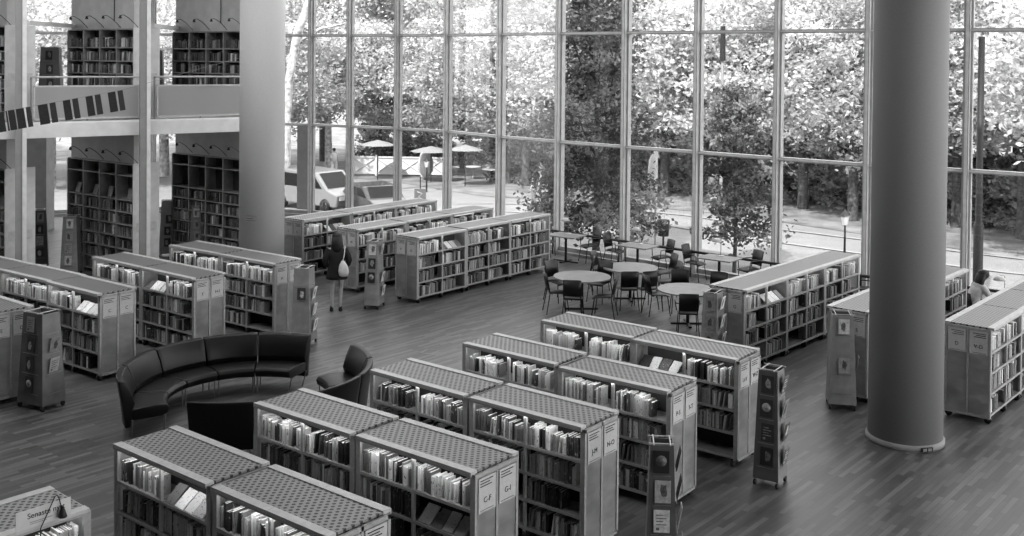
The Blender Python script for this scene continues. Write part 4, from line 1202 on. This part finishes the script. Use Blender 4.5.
def parasol(x, y, r, h, label):
    t = empty('parasol', (x, y, GZ0)); tag(t, label, 'parasol', None)
    mb = MB(); mb.lathe([(r, -.3), (r*.5, -.13), (0, 0)], c=(0, 0, h), n=8, smooth=False); mb.build('canopy', M['parasol'], t)
    mb = MB(); mb.tube([(0, 0, 0), (0, 0, h-.1)], .03, 6); mb.build('pole', M['post'], t)
parasol(-7.6, 61.2, 1.1, 2.3, 'pale open parasol beyond the white fence, leftmost of the cafe parasols')
parasol(-4.5, 60.3, 1.2, 2.05, 'pale open parasol at the cafe, middle of the three')
parasol(-2.5, 58.5, 1.0, 2.3, 'pale open parasol at the cafe, nearest the bare tree trunk')
t = empty('folded_parasol', (-4.9, 61.6, GZ0)); tag(t, 'white folded parasol glowing in the sun beside the cafe parasols', 'parasol')
mb = MB(); mb.lathe([(.1, 0.1), (.42, .5), (.45, 1.0), (.3, 1.5), (.0, 1.85)], n=14); mb.build('cloth', M['white'], t)
mb = MB(); mb.tube([(0, 0, 0), (0, 0, 1.95)], .03, 6); mb.build('pole', M['post'], t)
f = empty('fence', (-9.3, 63.3, GZ0), R(-3)); tag(f, 'white lattice fence around the outdoor cafe across the street', 'fence')
for k in range(5):
    mb = MB(); mb.box(k*1.35-.05, k*1.35+.05, -.05, .05, 0, 1.25); mb.build('post', M['white'], f)
for k in range(4):
    mb = MB(); a, b = k*1.35, (k+1)*1.35
    mb.box(a, b, -.02, .02, 1.08, 1.17); mb.box(a, b, -.02, .02, .12, .2)
    mb.tube([(a, 0, .15), (b, 0, 1.1)], .03, 4); mb.tube([(a, .01, 1.1), (b, .01, .15)], .03, 4)
    mb.box(a, b, .03, .04, .15, 1.1)
    mb.build('rail_panel', M['white'], f)
for k, (x, y) in enumerate([(-2.2, 62), (-1.2, 60.5), (-3.4, 61.5)]):
    t = empty('cafe_table', (x, y, GZ0)); tag(t, 'pale outdoor cafe table, %s' % ['beside the folded parasol', 'closest to the street', 'close to the fence end'][k], 'table')
    mb = MB(); mb.disc((0, 0, .74), .45, .03, 18); mb.build('table_top', M['white'], t)
    mb = MB(); mb.tube([(0, 0, 0), (0, 0, .72)], .04, 6); mb.build('pedestal', M['grey_post'], t)
t = empty('sign_board', (-4.35, 51.5, GZ0)); tag(t, 'square grey sign board with a diagonal squiggle standing by the street', 'sign')
mb = MB(); mb.box(-.28, .28, -.02, .02, .05, .72); mb.build('board', M['stand'], t)
mb = MB(); mb.tube([(-.14, -.03, .58), (.1, -.03, .5), (-.08, -.03, .34), (.14, -.03, .2)], .022, 5); mb.build('squiggle', M['paper'], t)
mb = MB(); mb.tube([(0, .05, 0), (0, .05, 1.3)], .03, 6); mb.build('post', M['post'], t)

# vehicles
def side_prism(mb, pts, y0, y1, mi=0, inset=None):
    n = len(pts)
    vs = [(x, y0, z) for x, z in pts]+[(x, y1, z) for x, z in pts]
    mb.add(vs, [tuple(range(n)), tuple(range(2*n-1, n-1, -1))]+[(i, n+i, n+(i+1) % n, (i+1) % n) for i in range(n)], mi)
def vehicle(name, loc, rz, body, glass, front, rear, wheels, bm, label, width=1.8):
    t = empty(name, loc, R(rz)); tag(t, label, 'van' if name == 'parked_van' else 'car')
    mb = MB(); side_prism(mb, body, -width/2, width/2); mb.build('car_body', bm, t, bevel=.06)
    for s in (-1, 1):
        mb = MB()
        for g_ in glass:
            side_prism(mb, g_, s*(width/2+.003)-.004, s*(width/2+.003)+.004)
        mb.build('side_window', M['carglass'], t)
    for nm, (x0, z0, x1, z1) in (('windscreen', front), ('rear_window', rear)):
        dx, dz = x1-x0, z1-z0; ln = math.hypot(dx, dz); nx, nz = (dz/ln, -dx/ln)
        if nm == 'rear_window': nx, nz = -nx, -nz
        if nz < 0: nx, nz = -nx, -nz
        o_ = .012
        mb = MB(); w2 = width/2-.14
        mb.add([(x0+nx*o_, -w2, z0+nz*o_), (x0+nx*o_, w2, z0+nz*o_), (x1+nx*o_, w2*.9, z1+nz*o_), (x1+nx*o_, -w2*.9, z1+nz*o_)], [(0, 1, 2, 3)]); mb.build(nm, M['carglass'], t)
    for x in wheels:
        for s in (-1, 1):
            mb = MB(); mb.lathe([(.14, -.1), (.31, -.1), (.33, -.06), (.33, .06), (.31, .1), (.14, .1)], n=18, M=Matrix.Translation((x, s*(width/2-.06), .33)) @ Matrix.Rotation(math.pi/2, 4, 'X'))
            mb.lathe([(.0, -.06), (.17, -.06), (.17, .06), (0, .06)], n=12, mi=1, M=Matrix.Translation((x, s*(width/2-.02), .33)) @ Matrix.Rotation(math.pi/2, 4, 'X'))
            mb.build('wheel', [M['rubber'], M['steel']], t)
    for s in (-1, 1):
        mb = MB(); x = max(p[0] for p in body); mb.box(x-.05, x+.015, s*.6-.16, s*.6+.16, .62, .78); mb.build('headlight', M['white'], t)
vehicle('parked_van', (-8.9, 49.6, GZ0), -38,
        [(-2.3, .3), (2.2, .3), (2.25, .85), (1.55, 1.05), (.75, 1.78), (-2.1, 1.85), (-2.35, 1.5)],
        [[(.3, 1.08), (1.25, 1.08), (.75, 1.62), (.3, 1.65)], [(-1.9, 1.08), (.15, 1.08), (.15, 1.65), (-1.9, 1.68)]],
        (1.5, 1.1, .82, 1.72), (-2.33, 1.2, -2.2, 1.7), (-1.5, 1.45), M['carbody'], 'pale van parked outside behind the rows of bookcases and window posts')
vehicle('parked_car', (-5.95, 47.2, GZ0), -60,
        [(-2.1, .3), (2.05, .3), (2.1, .75), (1.2, .95), (.55, 1.42), (-1.0, 1.45), (-1.8, 1.0), (-2.15, .9)],
        [[(-1.45, .98), (-.2, .98), (-.2, 1.34), (-.95, 1.34)], [(-.1, .98), (1.0, .98), (.5, 1.33), (-.1, 1.34)]],
        (1.15, .98, .58, 1.4), (-1.75, 1.02, -1.05, 1.42), (-1.35, 1.3), M['cardark'], 'dark car parked close outside the glass beyond the van-window row', 1.7)

def walker(x, y, rz, h, top, legs, label, hold=None):
    t = empty('person', (x, y, GZ0), R(rz)); s = h/1.7; tag(t, label, 'person')
    V = [(0, 0, .9), (0, 0, 1.1), (0, 0, 1.32), (0, 0, 1.42), (0, .01, 1.5), (0, .02, 1.6), (.09, .05, .86), (.09, .12, .48), (.09, .08, .08), (.09, .18, .03),
         (-.09, 0, .86), (-.09, -.05, .48), (-.09, -.2, .1), (-.09, -.1, .03), (.18, 0, 1.38), (.24, 0, 1.12), (.22, .16, .95), (-.18, 0, 1.38), (-.24, 0, 1.12), (-.22, .1, .92)]
    E2 = [(0, 1), (1, 2), (2, 3), (3, 4), (4, 5), (0, 6), (6, 7), (7, 8), (8, 9), (0, 10), (10, 11), (11, 12), (12, 13), (2, 14), (14, 15), (15, 16), (2, 17), (17, 18), (18, 19)]
    RR2 = [.13, .12, .13, .07, .09, .09, .09, .06, .04, .035, .09, .06, .04, .035, .06, .045, .035, .06, .045, .035]
    b = skin_body('body', [tuple(c*s for c in v) for v in V], E2, [r*s for r in RR2], M['skin'], t, 1)
    mb = MB(); loft(mb, [(0, 0, .85*s, .17*s, .13*s), (0, 0, 1.1*s, .16*s, .13*s), (0, 0, 1.35*s, .2*s, .13*s), (0, 0, 1.44*s, .08*s, .07*s)], 14)
    mb.build('shirt', top, t)
    mb = MB()
    for q in (((.09, .02, .9), (.09, .11, .48), (.09, .08, .12)), ((-.09, 0, .9), (-.09, -.05, .48), (-.09, -.18, .14))):
        mb.tube([tuple(c*s for c in v) for v in q], [.12*s, .085*s, .07*s], 10)
    mb.build('trousers', legs, t)
    head_mesh(t, Vector((0, .0, 1.58*s)), s, 0)
walker(1.6, 58.2, 90, 1.5, M['cloth_light'], M['cloth_light'], 'small distant person in light clothes walking under the park trees')
walker(1.08, 50.6, 60, 1.5, M['cloth_light'], M['cloth_mid'], 'distant person in a light top by the dark tree across the street')
walker(-10.3, 62.5, 0, 1.7, M['cloth_light'], M['cloth_light'], 'distant person in white standing near the white cafe fence')
# dark pier just outside the left windows
mb = MB(); mb.box(-.19, .19, -.2, .2, GZ0, 3.1); o = mb.build('pier', M['grey_post']); o.location = (-7.68, 39.7, 0); tag(o, 'square grey outdoor pier seen through the windows beside the pale round column', 'pier')
mb = MB(); mb.box(-.45, .45, -.3, .3, GZ0, 3.2); o = mb.build('pier', M['grey_post']); o.location = (-15.2, 34.4, 0); tag(o, 'broad grey pier under the mezzanine between the first post and tall bookcase', 'pier')

# ================================================================== LIGHT
w = bpy.data.worlds.new('world'); SC.world = w; w.use_nodes = True
bg = w.node_tree.nodes['Background']; bg.inputs[0].default_value = (1, 1, 1, 1); bg.inputs[1].default_value = 2.3
sun = bpy.data.lights.new('sun', 'SUN'); sun.energy = 5.6; sun.angle = R(1.0)
so = bpy.data.objects.new('sun', sun); COL.objects.link(so)
tosun = Vector((.79, -.61, 0))*.12+Vector((.61, .79, 0))*(-.62)+Vector((0, 0, .76))
so.rotation_euler = tosun.to_track_quat('Z', 'Y').to_euler()
def fill_light(x, y, e, s=2.4):  # unseen area lights added below the ceiling to brighten parts of the room
    l = bpy.data.lights.new('ceiling_fill', 'AREA'); l.shape = 'SQUARE'; l.size = s; l.energy = e
    o = bpy.data.objects.new('ceiling_fill', l); COL.objects.link(o); o.location = (x, y, TOPZ-.15)
for x, y, e in ((-13, 18, 200), (-8, 14, 90), (-1, 10, 50), (-8.5, 21, 200), (-1, 19, 70), (4, 21, 50), (-4, 27, 120)):
    fill_light(x, y, e)
SC.view_settings.view_transform = 'Standard'
SC.view_settings.look = 'None'
SC.view_settings.exposure = 0.65
SC.cycles.max_bounces = 6; SC.cycles.transparent_max_bounces = 24; SC.cycles.diffuse_bounces = 3; SC.cycles.glossy_bounces = 3
SC.cycles.caustics_reflective = False; SC.cycles.caustics_refractive = False
